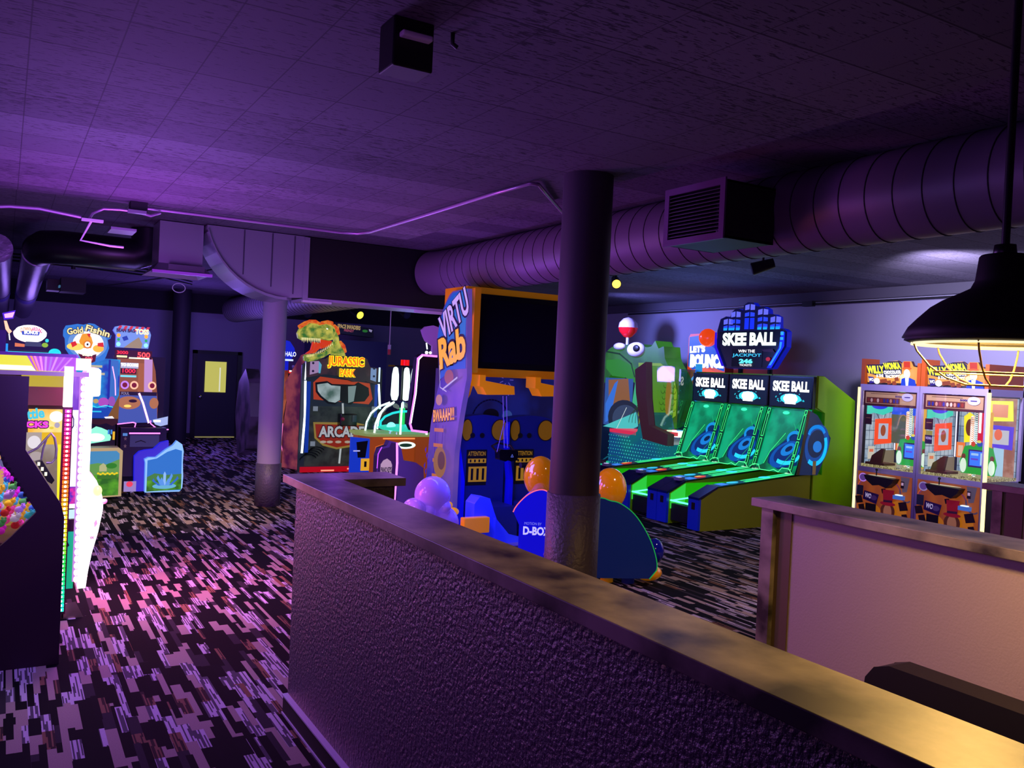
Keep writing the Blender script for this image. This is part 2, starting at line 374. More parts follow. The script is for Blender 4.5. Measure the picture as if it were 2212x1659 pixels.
# door with its lit window
dr = struct(MB().box((3.88, 21.5, 0), (3.98, 21.6, 2.1), BLK2).box((4.92, 21.5, 0), (5.02, 21.6, 2.1), BLK2).box((3.88, 21.5, 2.02), (5.02, 21.6, 2.1), BLK2)
  .box((3.98, 21.53, .03), (4.92, 21.58, 2.02), mat('navy_door', '#15132a', .5)).build('door_1'))
MB().box((4.17, 21.5, 1.1), (4.66, 21.525, 1.84), E('#c8c25e', .9)).box((4.5, 21.495, 1.12), (4.53, 21.5, 1.7), E('#e6e6d0', .9)).build('door_window', dr)
MB().ball((4.06, 21.46, .98), .045, CHROME).tube([(4.06, 21.53, .98), (4.06, 21.46, .98)], .02, CHROME).build('door_handle', dr)
MB().box((3.99, 21.5, .0), (4.91, 21.53, .02), E('#a9a060', .7)).build('threshold', dr)

# ------------------------------------------------------------------ columns
colm = mat('column_paint', '#6a6472', .6, bump=(40, .1, .003)); sleeve = mat('tread_plate', '#5c5664', .45, .2, bump=(45, .7, .01))
def column(x, y, z1, r, zs, label, m=None):
    t = thing('support_column', label, 'column', (x, y, 0))
    MB().lathe([(r, zs), (r, z1)], (x, y, 0), m or colm, 40).build('shaft', t)
    if zs > 0:
        MB().lathe([(r, 0), (r+.012, 0), (r+.012, zs), (r, zs+.004)], (x, y, 0), sleeve, 40).build('sleeve', t)
    return t
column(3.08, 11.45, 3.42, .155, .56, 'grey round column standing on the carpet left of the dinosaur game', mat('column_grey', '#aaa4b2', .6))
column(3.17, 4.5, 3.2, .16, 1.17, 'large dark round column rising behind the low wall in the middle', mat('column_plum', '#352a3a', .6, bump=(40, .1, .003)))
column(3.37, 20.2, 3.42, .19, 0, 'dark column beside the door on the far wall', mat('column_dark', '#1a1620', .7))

# ------------------------------------------------------------------ low walls with counter tops
tex = mat('knockdown_texture', '#4a4252', .42, bump=(55, .9, .02)); wallpink = mat('smooth_texture_wall', '#a09092', .8, bump=(90, .35, .004))
cap = mottled('counter_laminate', '#262220', '#968c80', 4.0, 0, .42, (1, .8, 1), 7, .38, .64)
def lowwall(pts, label, m, boards, z=1.3):
    t = thing('half_wall', label, 'half wall', (pts[0][0], pts[0][1], 0))
    b = MB(); c = MB()
    for (x0, y0, x1, y1) in pts: b.box((x0, y0, 0), (x1, y1, z-.045), m)
    for (x0, y0, x1, y1) in boards: c.box((x0, y0, z-.045), (x1, y1, z), cap)
    b.build('wall_body', t); c.build('countertop', t, .003)
    return t
hw = lowwall([(1.40, -1.5, 1.58, 4.62), (1.58, 4.5, 1.93, 4.62)], 'long low wall with dark textured side and marbled counter in front', tex, [(1.36, -1.5, 1.61, 4.75), (1.61, 4.62-.16, 1.98, 4.75)])
MB().box((1.375, -1.5, 0), (1.40, 4.62, .10), mat('baseboard_black', '#0c0a10', .7)).box((1.368, -1.5, .1), (1.40, 4.62, .108), mat('metal_edge', '#b8b4c8', .3, 0.)).box((1.368, -1.5, 0), (1.375, 4.62, .01), mat('metal_edge', '#b8b4c8')).build('baseboard', hw)
hw2 = lowwall([(3.62, -1.5, 3.82, 3.27)], 'low wall with pinkish plain side behind the bench seat', wallpink, [(3.56, -1.5, 3.86, 3.36)])
MB().box((3.58, 3.22, 0), (3.86, 3.30, 1.255), cap).build('end_trim', hw2)
MB().box((3.612, 3.12, 0), (3.62, 3.22, 1.255), mat('bronze_corner', '#5a4a36', .5)).build('corner_strip', hw2)
hw3 = lowwall([(6.02, -1.5, 6.2, 3.4)], 'short visible low wall at the right edge beside the coin games', wallpink, [(5.97, -1.5, 6.26, 3.49)])
MB().box((6.0, 3.36, 0), (6.23, 3.43, 1.255), cap).build('end_trim', hw3)
MB().box((6.012, 3.22, 0), (6.02, 3.34, 1.255), mat('bronze_corner')).build('corner_strip', hw3)
# bench seat
bn = thing('bench_seat', 'black upholstered bench seat between the two low walls', 'bench', (3.3, .5, 0))
vin = mat('black_vinyl', '#0a080c', .5, bump=(120, .1, .002))
pts = [(2.28, .12), (2.34, .6), (2.33, .70), (2.29, .755), (2.22, .78), (-1.2, .78), (-1.2, .12)]
MB().prism(pts, 'X', 3.2, 3.34, vin).build('backrest', bn, .02)
MB().box((2.78, -1.2, .38), (3.2, 2.1, .46), vin).build('seat', bn, .02); MB().box((2.86, -1.2, 0), (3.2, 2.05, .38), BLK2).build('base', bn)

# ------------------------------------------------------------------ pendant lamp
px, py, pz = 2.64, 1.51, 2.09
pt = thing('pendant_lamp', 'black barn style pendant lamp with wire cage hanging at right', 'lamp', (px, py, 3.2))
R = .25
MB().lathe([(0, .27), (.02, .27), (.065, .268), (.07, .262), (.078, .19), (.09, .165), (.115, .152), (.17, .125), (.2, .105), (.235, .07), (.262, .04), (.278, .008), (R, .0), (R, -.008), (.272, 0), (.25, .036), (.19, .098), (.1, .145), (0, .17)], (px, py, pz), mat('lamp_black', '#0a080a', .6), 48).build('lamp_shade', pt)
MB().lathe([(R-.015, -.004), (R-.015, -.014), (R+.001, -.014), (R+.001, -.004)], (px, py, pz), E('#fff0c0', 1.2), 48).build('rim_glow', pt)
MB().tube([(px, py, pz+.26), (px, py, 3.2)], .012, BLK2).lathe([(0, .3), (.03, .3), (.035, .262), (.02, .26)], (px, py, pz), BLK2).lathe([(0, 3.17), (.06, 3.17), (.06, 3.2)], (px, py, 0), BLK2).build('stem', pt)
MB().ball((px, py, pz+.06), (.04, .04, .055), E('#ffe6a0', 14)).build('bulb', pt)
cg = MB(); brass = mat('cage_wire', '#c9a860', .3, .8)
for k in range(6):
    a = k*math.pi/3+.3
    cg.tube([(px+math.cos(a)*r, py+math.sin(a)*r, pz+h) for r, h in ((R, -.005), (R*.95, -.035), (R*.8, -.08), (R*.6, -.115), (R*.36, -.135))], .0032, brass, 6)
for r, h in ((R*.36, -.135), (R*.72, -.098)):
    cg.tube([(px+math.cos(a*math.pi/16)*r, py+math.sin(a*math.pi/16)*r, pz+h) for a in range(33)], .003, brass, 6, False)
cg.build('wire_cage', pt)

# ------------------------------------------------------------------ ducts and ceiling gear
ductm = mat('duct_paint', '#6e5f76', .5, .1); seamm = mat('duct_seam', '#1c1622', .6)
def spiral(y0, y1, x, z, r, label, ends=None, m=None):
    t = thing('spiral_duct', label, 'duct', (x, y0, z))
    path = [(x, y0, z), (x, y1, z)] if ends is None else ends
    b = MB(); b.tube(path, r, m or ductm, 48)
    y = y0+.05
    while y < y1-.05:
        b.tube([(x+math.cos(a*math.pi/20)*(r+.001), y+.0+.10*a/40, z+math.sin(a*math.pi/20)*(r+.001)) for a in range(41)], .0042, seamm, 5, False); y += .19
    b.build('duct_body', t); return t
spiral(-2, 9.55, 4.73, 3.13, .28, 'long spiral round duct running under the ceiling behind the big column', [(4.73, -2, 3.13), (4.73, 9.3, 3.13), (4.72, 9.6, 3.13), (4.70, 9.8, 3.13), (4.68, 9.97, 3.14)])
spiral(10.7, 21.2, 4.73, 3.1, .29, 'far stretch of spiral duct leading to the dark column', None, mat('duct_paint_far', '#8a8290', .5))
# register box with louvres on the near duct
vb = thing('air_register', 'boxy louvred air outlet on the side of the spiral duct', 'vent', (4.2, 4.4, 3.05))
MB().box((4.0, 4.13, 2.87), (4.45, 4.70, 2.885), DARK).box((4.0, 4.13, 3.235), (4.46, 4.70, 3.25), DARK).box((4.0, 4.13, 2.87), (4.46, 4.145, 3.25), DARK).box((4.0, 4.685, 2.87), (4.46, 4.70, 3.25), DARK).build('housing', vb)
fm = mat('register_frame', '#6a4a78', .5)
MB().box((3.985, 4.12, 2.86), (4.0, 4.165, 3.26), fm).box((3.985, 4.665, 2.86), (4.0, 4.71, 3.26), fm).box((3.985, 4.165, 2.86), (4.0, 4.665, 2.905), fm).box((3.985, 4.165, 3.215), (4.0, 4.665, 3.26), fm).build('frame', vb)
lv = MB()
for k in range(12):
    z = 2.92+k*.0247; lv.add([(3.992, 4.165, z), (3.992, 4.665, z), (4.02, 4.665, z+.018), (4.02, 4.165, z+.018)], [(0, 1, 2, 3)], mat('louvre', '#857d90', .4, .5))
    lv.box((3.99, 4.165, z-.001), (3.994, 4.665, z+.002), mat('louvre', '#857d90'))
lv.build('louvres', vb)
# black trunk duct and steel elbow
tk = thing('trunk_duct', 'black rectangular trunk duct crossing below the ceiling', 'duct', (4.1, 10.3, 3.0))
MB().box((3.05, 10.0, 2.69), (5.3, 10.6, 3.41), BLACK).build('trunk', tk)
MB().box((3.05, 9.98, 2.66), (4.9, 10.6, 2.69), mat('underside_light_tint', '#a49ab8', .45)).box((3.0, 9.96, 2.635), (3.35, 10.02, 2.66), WHITE).box((4.45, 9.96, 2.62), (4.95, 10.02, 2.655), WHITE).build('lit_underside', tk)  # pale lilac underside: light from below put into the colour
el = thing('duct_elbow', 'shiny steel duct elbow with curved underside left of the black trunk', 'duct', (2.4, 10.3, 3.0))
out = [(3.045, 3.41), (3.045, 2.69), (2.8, 2.67)]
for k in range(13):
    a = math.radians(k*7.5); out.append((2.8-.93*math.sin(a), 3.6-.93*math.cos(a)))
out = [p for p in out if p[1] < 3.41]+[(1.9, 3.41)]
eb = MB(); cv = out[2:]; n_ = len(cv)
for yy in (10.0, 10.6): eb.add([(3.045, yy, 3.41), (3.045, yy, 2.69)]+[(a, yy, b) for a, b in cv], [(0, 1, 2)]+[(0, i, i+1) for i in range(2, n_+1)], STEEL)
eb.add([(a, 10.0, b) for a, b in cv]+[(a, 10.6, b) for a, b in cv], [(i, i+1, i+1+n_, i+n_) for i in range(n_-1)], STEEL, True); eb.build('elbow_body', el)
st = MB()
for x in (2.3, 2.62, 2.88): st.box((x, 9.99, 2.72+max(0, (2.8-x))*.35), (x+.012, 10.0, 3.4), mat('seam_steel', '#6b6878', .35, .8))
st.box((3.0, 9.97, 2.66), (3.06, 10.0, 3.4), STEEL); st.build('standing_seam', el)
p2 = [p for p in out[2:-1]]
fl = MB()
for (a, b), (c, d) in zip(p2, p2[1:]): fl.add([(a, 9.93, b), (c, 9.93, d), (c, 10.6, d), (a, 10.6, b), (a, 9.93, b-.03), (c, 9.93, d-.03), (c, 10.6, d-.03), (a, 10.6, b-.03)], [(0, 1, 2, 3), (4, 5, 6, 7), (0, 1, 5, 4)], STEEL)
fl.build('flange', el)
tr_ = thing('duct_transition', 'steel transition box left of the curved duct elbow', 'duct', (1.6, 10.3, 3.1))
MB().box((1.42, 10.1, 2.95), (1.88, 10.6, 3.41), STEEL).add([(1.42, 10.1, 2.95), (1.88, 10.1, 2.95), (1.88, 10.6, 2.95), (1.42, 10.6, 2.95), (1.33, 9.9, 2.84), (1.95, 9.9, 2.84), (1.95, 10.7, 2.84), (1.33, 10.7, 2.84)], [(0, 1, 5, 4), (1, 2, 6, 5), (2, 3, 7, 6), (3, 0, 4, 7)], STEEL).build('transition_body', tr_)
MB().box((1.33, 9.88, 2.82), (1.95, 9.93, 2.85), mat('purple_tape', '#b86ad0', .4)).box((1.5, 9.95, 2.86), (1.88, 9.97, 2.93), CHROME).build('flange', tr_)
# dark round duct and two that run away
dk = mat('duct_black', '#16121c', .35, .2)
t = thing('round_duct', 'black round duct with rounded end crossing at upper left', 'duct', (.9, 11, 3.1))
MB().tube([(.32, 11.5, 3.1), (.36, 11.15, 3.1), (.5, 11, 3.1), (1.25, 11, 3.1), (1.36, 11.0, 3.14), (1.42, 11.0, 3.24), (1.42, 11.0, 3.41)], .19, dk, 28).build('duct_body', t)
pm = mat('duct_foil', '#8f88a0', .35, .7, bump=(12, .3, .02))
for x, lbl in ((.3, 'silver round duct running back from the black duct'), (-.12, 'silver round duct at the left edge of the ceiling')):
    t = thing('foil_duct', lbl, 'duct', (x, 12, 3.1))
    MB().tube([(x, 11.6, 3.08), (x, 15, 3.02), (x, 21.1, 2.75)], .17, pm, 24).build('duct_body', t)
    MB().box((x-.01, 13, 3.1), (x+.01, 13.03, 3.42), STEEL).build('hanger', t)
    MB().tube([(x, 17, 2.93), (x, 17.6, 2.905)], .175, mat('tape_band', '#3a2c78', .4), 24).build('tape_band', t)
# conduit
pkc = mat('conduit', '#b99ac0', .3, .5)
t = thing('conduit', 'thin metal conduit running around the edge of the lower ceiling', 'conduit', (2.9, 7.8, 3.18))
MB().tube([(4.0, 5.9, 3.19), (3.2, 5.05, 3.18), (3.0, 4.83, 3.175), (2.93, 4.83, 3.17), (2.91, 5.3, 3.17), (2.9, 7.6, 3.17), (2.84, 7.78, 3.17), (2.7, 7.84, 3.17), (1.0, 7.87, 3.17)], .013, pkc, 8).build('pipe', t)
t = thing('flexible_conduit', 'wavy flexible conduit sagging at the left end of the ceiling edge', 'conduit', (.2, 7.8, 3.1))
MB().tube([(1.1, 7.85, 3.14), (1.02, 7.8, 3.10), (.9, 7.8, 3.12), (.78, 7.8, 3.12), (.66, 7.8, 3.11), (.58, 7.8, 3.06), (.56, 7.8, 3.02)], .012, pkc, 8).tube([(.5, 7.8, 3.02), (.2, 7.8, 3.05), (0, 7.8, 3.04), (-.3, 7.8, 2.99), (-1.2, 7.8, 3.0)], .014, pkc, 8).build('pipe', t)
t = thing('junction_box', 'small metal junction box where the flexible conduit meets the pipe', 'box', (.9, 7.8, 3.15)); MB().box((.86, 7.76, 3.12), (.99, 7.9, 3.2), DARK).box((.84, 7.74, 3.10), (.98, 7.8, 3.125), STEEL).build('housing', t); MB().box((.74, 8.0, 2.98), (.94, 8.3, 3.0), STEEL).build('strap', t)
t = thing('lamp_bracket', 'pale bent strip bracket hanging at the upper left', 'bracket', (.55, 7.8, 3.0)); MB().box((.5, 7.75, 2.99), (.66, 7.8, 3.01), WHITE).tube([(.57, 7.78, 2.99), (.5, 7.78, 2.83), (.72, 7.78, 2.81), (.82, 7.78, 2.81)], .01, WHITE, 6).build('strip', t)
t = thing('ceiling_box', 'black box hanging from the near ceiling at top centre', 'speaker', (1.27, 2.98, 3.1)); MB().box((1.17, 2.92, 3.02), (1.33, 3.06, 3.2), BLACK).box((1.19, 2.88, 3.12), (1.31, 2.92, 3.14), WHITE).build('housing', t, .006)
t = thing('ceiling_hook', 'small dark hook on the near ceiling beside the black box', 'hook', (1.42, 2.95, 3.2)); MB().tube([(1.42, 2.95, 3.2), (1.42, 2.95, 3.16), (1.44, 2.95, 3.15)], .009, BLACK, 8).build('hook_body', t)
t = thing('projector', 'dark projector hanging above the left row of games', 'projector', (.82, 14, 3.0))
MB().box((.66, 13.8, 2.78), (.98, 14.3, 2.98), DARK).box((.5, 14.1, 2.8), (.66, 14.5, 2.96), BLACK).box((.64, 13.9, 2.84), (.96, 14.2, 2.87), E('#3f6f9a', .7)).build('housing', t); MB().tube([(.82, 14, 3.12), (.82, 14, 3.42)], .03, DARK).build('mount', t)
cb = mat('cable_black', '#0e0c12', .6)
t = thing('cable_bundle', 'bundle of black cables strung below the far left ceiling', 'cable', (1.5, 15, 3.2))
for dz in (0, .05, .1): MB().tube([(-.5, 15, 3.26+dz), (1.0, 15, 3.25+dz), (2.2, 15.2, 3.22+dz), (2.9, 16.5, 3.25+dz)], .014, cb, 6).build('cable', t)
MB().tube([(2.9, 12.8, 3.3), (2.3, 15, 3.22), (1.6, 18, 3.2)], .012, cb, 6).tube([(1.95+.08*math.cos(a/3), 12.0, 2.83+.06*math.sin(a/3)) for a in range(20)], .006, WHITE, 6, False).build('cable', t)
def stage_light(loc, aim, label, lit, s=1.):
    t = thing('stage_spotlight', label, 'spotlight', loc); x, y, z = loc
    d = (Vector(aim)-Vector(loc)).normalized(); a = Vector(loc)-d*.1*s; b = Vector(loc)+d*.1*s
    MB().tube([a, b], [.045*s, .06*s], BLK2, 16).build('can', t); MB().tube([b, b+d*.006], .052*s, lit, 16).build('lens', t)
    MB().tube([loc, (x, y, 3.42)], .012, BLK2, 8).build('stem', t)
dim = mat('dark_lens', '#2a2a3a', .2)
stage_light((7.15, 6.75, 3.22), (6.2, 7.6, 2.8), 'small black spotlight below the ceiling left of the game sign', dim, 1.2)
stage_light((7.0, 9.2, 3.2), (6.3, 8.0, 2.6), 'spotlight with yellow lens beside the big column', E('#ffcf4a', 3), 1.1)
stage_light((7.1, 19.3, 3.15), (7.6, 17.5, 2.4), 'yellow glowing spotlight near the far wall above the dinosaur', E('#f2e23a', 3), 1.7)
stage_light((8.0, 18.6, 3.2), (8.2, 17.5, 2.7), 'dark spotlight near the far wall, right of the yellow one', dim, 1.7)
stage_light((6.0, 19.6, 3.1), (5.9, 18.5, 2.7), 'dark spotlight at the far wall, left of the yellow one', dim, 1.7)
t = thing('hanging_cord', 'thin cord with red and white pendant hanging before the far wall', 'cord', (5.0, 12.1, 3.4)); MB().tube([(5.0, 12.1, 3.42), (5.0, 12.1, 2.25)], .008, WHITE, 6).build('cord', t)
MB().tube([(5.0, 12.1, 2.25), (5.0, 12.1, 2.18)], .025, WHITE, 10).tube([(5.0, 12.1, 2.18), (5.0, 12.1, 2.1)], .025, mat('red_plastic', '#c02020', .4), 10).build('pull', t)
t = thing('wall_conduit', 'dark conduit along the top of the right wall', 'conduit', (11.0, 8, 3.3)); MB().tube([(11.02, -2, 3.22), (11.02, 14, 3.22)], .016, cb, 6).build('pipe', t); MB().box((10.98, 9.3, 3.19), (11.06, 9.5, 3.27), DARK).build('box', t)
# ================================================================== GAMES
# ------------------------------------------------------------------ alley rollers (three lanes, one loop of copies)
GRN = mat('lime_laminate', '#7fb800', .45); SIDEG = mat('lime_laminate_side', '#8f9a12', .5)
BLUEP = mat('blue_post', '#0a2bb8', .35, em='#0a20c0', es=.12); NEON = E('#5affc0', 2.2); NEOG = E('#3cff7a', 1.5)
def alley(y0, label):
    W = .81
    t = thing('alley_roller_game', label, 'arcade game', (7.67, y0, 0), 0, 'alley roller games in a row')
    prof = [(7.70, .0), (7.70, .40), (7.98, .54), (9.73, .69), (9.73, 0)]
    rr = .2
    for nm, a, b in (('near_rail', y0, y0+rr), ('far_rail', y0+W-rr, y0+W)):
        r = MB(); r.prism(prof, 'Y', a+.004, b-.004, SIDEG if a == y0 else GRN); ro = r.build(nm, t)
        MB().box((7.66, a+.004, 0.01), (7.70, b-.004, .43), BLUEP).build('front_post', ro)
        c = MB(); c.add([(7.66, a, .43), (7.66, b, .43), (7.98, b, .57), (7.98, a, .57), (7.66, a, .40), (7.66, b, .40), (7.98, b, .54), (7.98, a, .54)], [(0, 3, 2, 1), (4, 5, 6, 7), (0, 1, 5, 4), (3, 7, 6, 2), (0, 4, 7, 3), (1, 2, 6, 5)], mat('navy_cap', '#12104a', .3))
        c.box((7.655, a+.07, .27), (7.66, a+.13, .36), BLACK); c.build('rail_cap', ro)
        A = Art((7.98, b-.01, .562), (0, -.0018, 0), (.175, 0, .015), (-.09, 0, 1))
        A.rect(0, 0, 100, 10, D('#101a5a', .3)); A.rect(8, 3.2, 26, 10, E('#3cff8a', 1.1)); A.rect(60, 3.0, 92, 9.7, E('#3cff8a', 1.0)); A.rect(34, 3.4, 54, 8.8, E('#20d0a0', .9))
        A.rect(10, .5, 90, 1.3, E('#3a8aff', .9)); A.ell(50, 2.0, 32, .55, E('#e8473a', 1.) if a > y0 else E('#3ad0ff', .9)); A.rect(20, 1.7, 50, 2.2, E('#ffd050', .9) if a > y0 else E('#3ad0ff', .9))
        A.ell(50, 5.4, 40, .5, E('#38e8ff', 1.)); A.ell(40, 8.2, 30, .3, E('#c0ffd0', 1.)); A.build('rail_graphic', ro)
    yi, yo = y0+rr, y0+W-rr
    MB().box((7.98, yo-.002, .2), (9.7, yo+.0, .53), E('#1fd400', .55)).add([(7.72, yo-.003, .2), (7.98, yo-.003, .2), (7.98, yo-.003, .53), (7.72, yo-.003, .4)], [(0, 1, 2, 3)], E('#3aff50', .6)).build('inner_wall_glow', t)  # green light on the inner wall put in as its own glow
    MB().box((7.74, yi, .05), (7.8, yo, .27), mat('ball_front', '#101418', .6)).box((7.8, yi, .2), (9.7, yo, .25), mat('lane_board', '#1c3a2c', .3)).build('lane', t)
    MB().tube([(7.73, yi, .31), (7.73, yo, .31)], .012, NEON, 8).tube([(7.74, yo-.02, .31), (8.5, yo-.02, .37)], .010, NEON, 8).build('neon_tube', t)
    if True:
        m_ = MB(); m_.box((7.9, (yo+yo+rr)/2-.055, .56), (8.0, (yo+yo+rr)/2+.055, .60), mat('reader_grey', '#8a8aa8', .4)).box((7.91, (yo+yo+rr)/2-.025, .60), (7.97, (yo+yo+rr)/2+.025, .606), E('#c8c8ff', 1)); m_.build('card_reader', t)
    # hood
    hood = [(9.75, .0), (9.75, .69), (9.95, .69), (9.95, 1.55), (9.76, 1.6), (9.76, 2.07), (9.9, 2.07), (10.58, 1.74), (10.62, .0)]
    MB().prism(hood, 'Y', y0+.006, y0+W-.006, GRN).build('cabinet', t)
    mq = MB(); mq.box((9.70, y0+.01, 1.60), (9.76, y0+W-.01, 2.05), mat('hood_black', '#0c1020', .25)); mo = mq.build('marquee', t)
    A = Art((9.70, y0+W-.03, 2.03), (0, -.0075, 0), (0, 0, -.0042), (-1, 0, 0))
    A.rect(0, 0, 100, 100, E('#0d1a30', 1.)); A.text('SKEE BALL', 6, 12, 94, 48, E('#ffffff', 2.2), .045)
    for k in range(46):
        a = random.random()*6.28; q = random.random()**.6; A.ell(51+math.cos(a)*40*q, 72+math.sin(a)*20*q, 3.2-1.8*q, 3.6-2*q, E('#28c8e0', 1.1), 8, keep=True)
    A.k += 1; A.ell(51, 72, 25, 17, E('#38d0ff', 1.4)); A.ell(51, 72, 17, 16, E('#ffffff', 3)); A.rect(38, 58, 64, 90, E('#ffffff', 3)); A.build('marquee_graphic', mo)
    # target board behind the clear front, seen through it
    A = Art((9.72, y0+W-.02, 1.585), (0, -.0077, 0), (-.0029, 0, -.0090), (-1, 0, .32), gap=.003)
    A.slab([(0, 0), (100, 0), (100, 100), (0, 100)], mottled('board_glow', '#006a40', '#00c478', 2.5, .55), .03, BLACK)
    A.poly([(8, 3), (90, 3), (66, 42), (30, 74), (22, 90), (8, 96)], mottled('board_glow2', '#0a9a68', '#10d898', 3, .6))
    A.poly([(78, 30), (98, 40), (100, 86), (60, 96), (32, 88), (30, 72), (56, 52)], E('#062a68', .9))
    A.ell(66, 72, 33, 19, E('#0a5ac0', .8), rot=-24); A.ell(68, 70, 26, 14, E('#0a2a70', 1.), rot=-24)
    A.arc(70, 70, 30, 15, 10, 120, 6, E('#28d8ff', 1.1)); A.ell(72, 64, 16, 9, E('#1888e8', .9), rot=-24); A.ell(74, 63, 8, 4, E('#04204a', 1), rot=-24)
    A.arc(80, 46, 14, 9, 150, 290, 5, E('#1a9af0', .9)); A.ell(46, 8, 8, 2.6, E('#40ffc0', 1.2))
    A.line([(58, 40), (34, 70), (26, 90)], .8, NEOG); A.line([(72, 24), (90, 44), (88, 66), (66, 92)], .9, E('#20c080', .9))
    for x in (5, 94):
        A.rect(x-4.5, 0, x+4.5, 100, E('#06382c', .8))
        for a, b in ((3, 9), (11, 48), (52, 72), (74, 79), (82, 95)): A.line([(x-2.6, a), (x+2.6, a), (x+2.6, b), (x-2.6, b)], 1.0, NEOG, close=True)
    A.line([(0, 99), (8, 94), (20, 94), (26, 101), (50, 101), (58, 98), (70, 101), (76, 94), (92, 94), (100, 100)], 1.1, E('#50ff90', 1.6)); A.build('target_board', t)
    return t
al = [alley(8.11, 'alley roller game nearest the coin games, with the lime side panel')]
for k, l in ((1, 'middle alley roller game of the three below the big lit sign'), (2, 'alley roller game closest to the green fish game')):
    c = copy_tree(al[0], None, (0, .815*k, 0)); c['label'] = l
a0 = al[0]
# the outer side of the nearest one: lime panel and ring fin (only it shows them)
MB().prism([(9.76, .02), (9.76, .68), (9.94, .68), (9.94, 1.55), (9.78, 1.62), (9.78, 2.06), (9.9, 2.06), (10.57, 1.735), (10.61, .02)], 'Y', 8.095, 8.112, mat('lime_side_panel', '#9ade00', .4)).build('side_panel', a0)
A = Art((9.41, 8.085, 1.6), (.01, 0, 0), (0, 0, -.01), (0, -1, 0))
A.slab([(20, 2), (36, 8), (66, 40), (62, 56), (42, 92), (4, 91), (0, 88)], E('#08204e', .9), .012, BLACK)
A.poly([(16, 2), (21, 2), (5, 91), (-1, 91)], D('#5a4a38')); A.ell(38, 50, 24, 30, E('#0a4aa8', .8), rot=20); A.ell(36, 48, 17, 20, E('#061c48', 1), rot=20)
A.arc(34, 50, 22, 26, -20, 120, 6, E('#18b8f8', 1.1)); A.arc(36, 36, 16, 12, 190, 340, 5, E('#1a8af0', .9)); A.ell(38, 52, 9, 8, E('#1a7ae0', .9)); A.rect(30, 72, 37, 91, D('#d8b878')); A.build('ring_fin', a0)
# big sign above
sg = thing('alley_game_sign', 'large lit blue skyline sign over the alley roller games', 'sign', (9.9, 9.4, 2.07))
MB().tube([(9.95, 9.15, 2.075), (9.9, 9.1, 2.3)], .04, BLK2).tube([(9.95, 9.75, 2.075), (9.9, 9.7, 2.3)], .04, BLK2).build('bracket', sg)
A = Art((9.78, 10.12, 3.16), (0, -.0148, 0), (0, 0, -.0101), (-1, 0, 0), gap=.003)
OUT = [(0, 42), (4, 24), (8, 22), (12, 20), (18, 22), (20, 14), (24, 10), (30, 9), (36, 12), (37, 4), (42, 0), (50, 1), (53, 6), (56, 7), (64, 8), (70, 12), (71, 19), (78, 20), (84, 24), (85, 40), (92, 42), (96, 46), (96, 68), (80, 100), (70, 101), (16, 101), (12, 98), (0, 68), (0, 60)]
A.slab(OUT, E('#02053a', 1.), .10, E('#0a1ad0', .6))
for x, tops in ((9, (24, 34)), (19.5, (13, 25, 34)), (39, (3, 15)), (57, (11, 23, 33)), (74, (23, 34))):
    for tp in tops:
        hgt = 9 if tp == tops[0] else 7
        for dx, w_ in ((0, 6), (7.5, 6)):
            A.poly([(x+dx, tp+(1.5 if dx == 0 else 0)), (x+dx+w_, tp+(0 if dx == 0 else 1.5)), (x+dx+w_, tp+hgt-(1 if dx == 0 else 0)), (x+dx, tp+hgt)], E('#6a70ff' if tp == tops[0] else '#2a48ff', .95), True)
for dx in (39, 46.5): A.rect(dx, 24, dx+6, 41, E('#1030ff', 1.), True)
for x in (9, 16.5, 19.5, 27, 57, 64.5, 74, 81): A.rect(x, 38, x+5.5, 42, E('#18b8ff', 1.), True)
A.k += 1
A.poly([(4, 44), (90, 43), (90, 68), (72, 100), (16, 100), (4, 70)], D('#102428', .25)); A.text('SKEE BALL', 9, 46, 83, 66, E('#e8fff0', 2.2), .05)
A.rect(24, 71, 66, 98, E('#020408', .4)); A.text('WIN THE', 33, 72, 56, 76.5, E('#ffffff', 1.4), .02); A.text('JACKPOT', 25, 78, 65, 84, E('#38b8e8', 1.3), .02); A.text('246', 35, 86, 54, 93, E('#58d8e8', 1.6), .06); A.text('TICKETS', 36, 94, 53, 97, E('#ffffff', 1.3), .02)
A.poly([(66, 72), (80, 71), (83, 76), (68, 75)], D('#5a3038')); A.ell(75, 86, 3, 3, E('#c02020', .8))
A.poly([(91, 45), (95, 47), (95, 67), (80, 99), (74, 99), (88, 70)], E('#0a20ff', 1.1)); A.poly([(-1, 45), (2, 45), (3, 68), (15, 98), (11, 98), (-1, 68)], E('#2410e0', 1.))
for a, b in ((46, 51), (54, 58)): A.rect(90, a, 94, b, E('#28a0ff', 1.2))
A.poly([(90, 61), (93, 61), (92, 70), (80, 95), (77, 95), (90, 70)], E('#2a90ff', 1.2)); A.build('sign_face', sg)

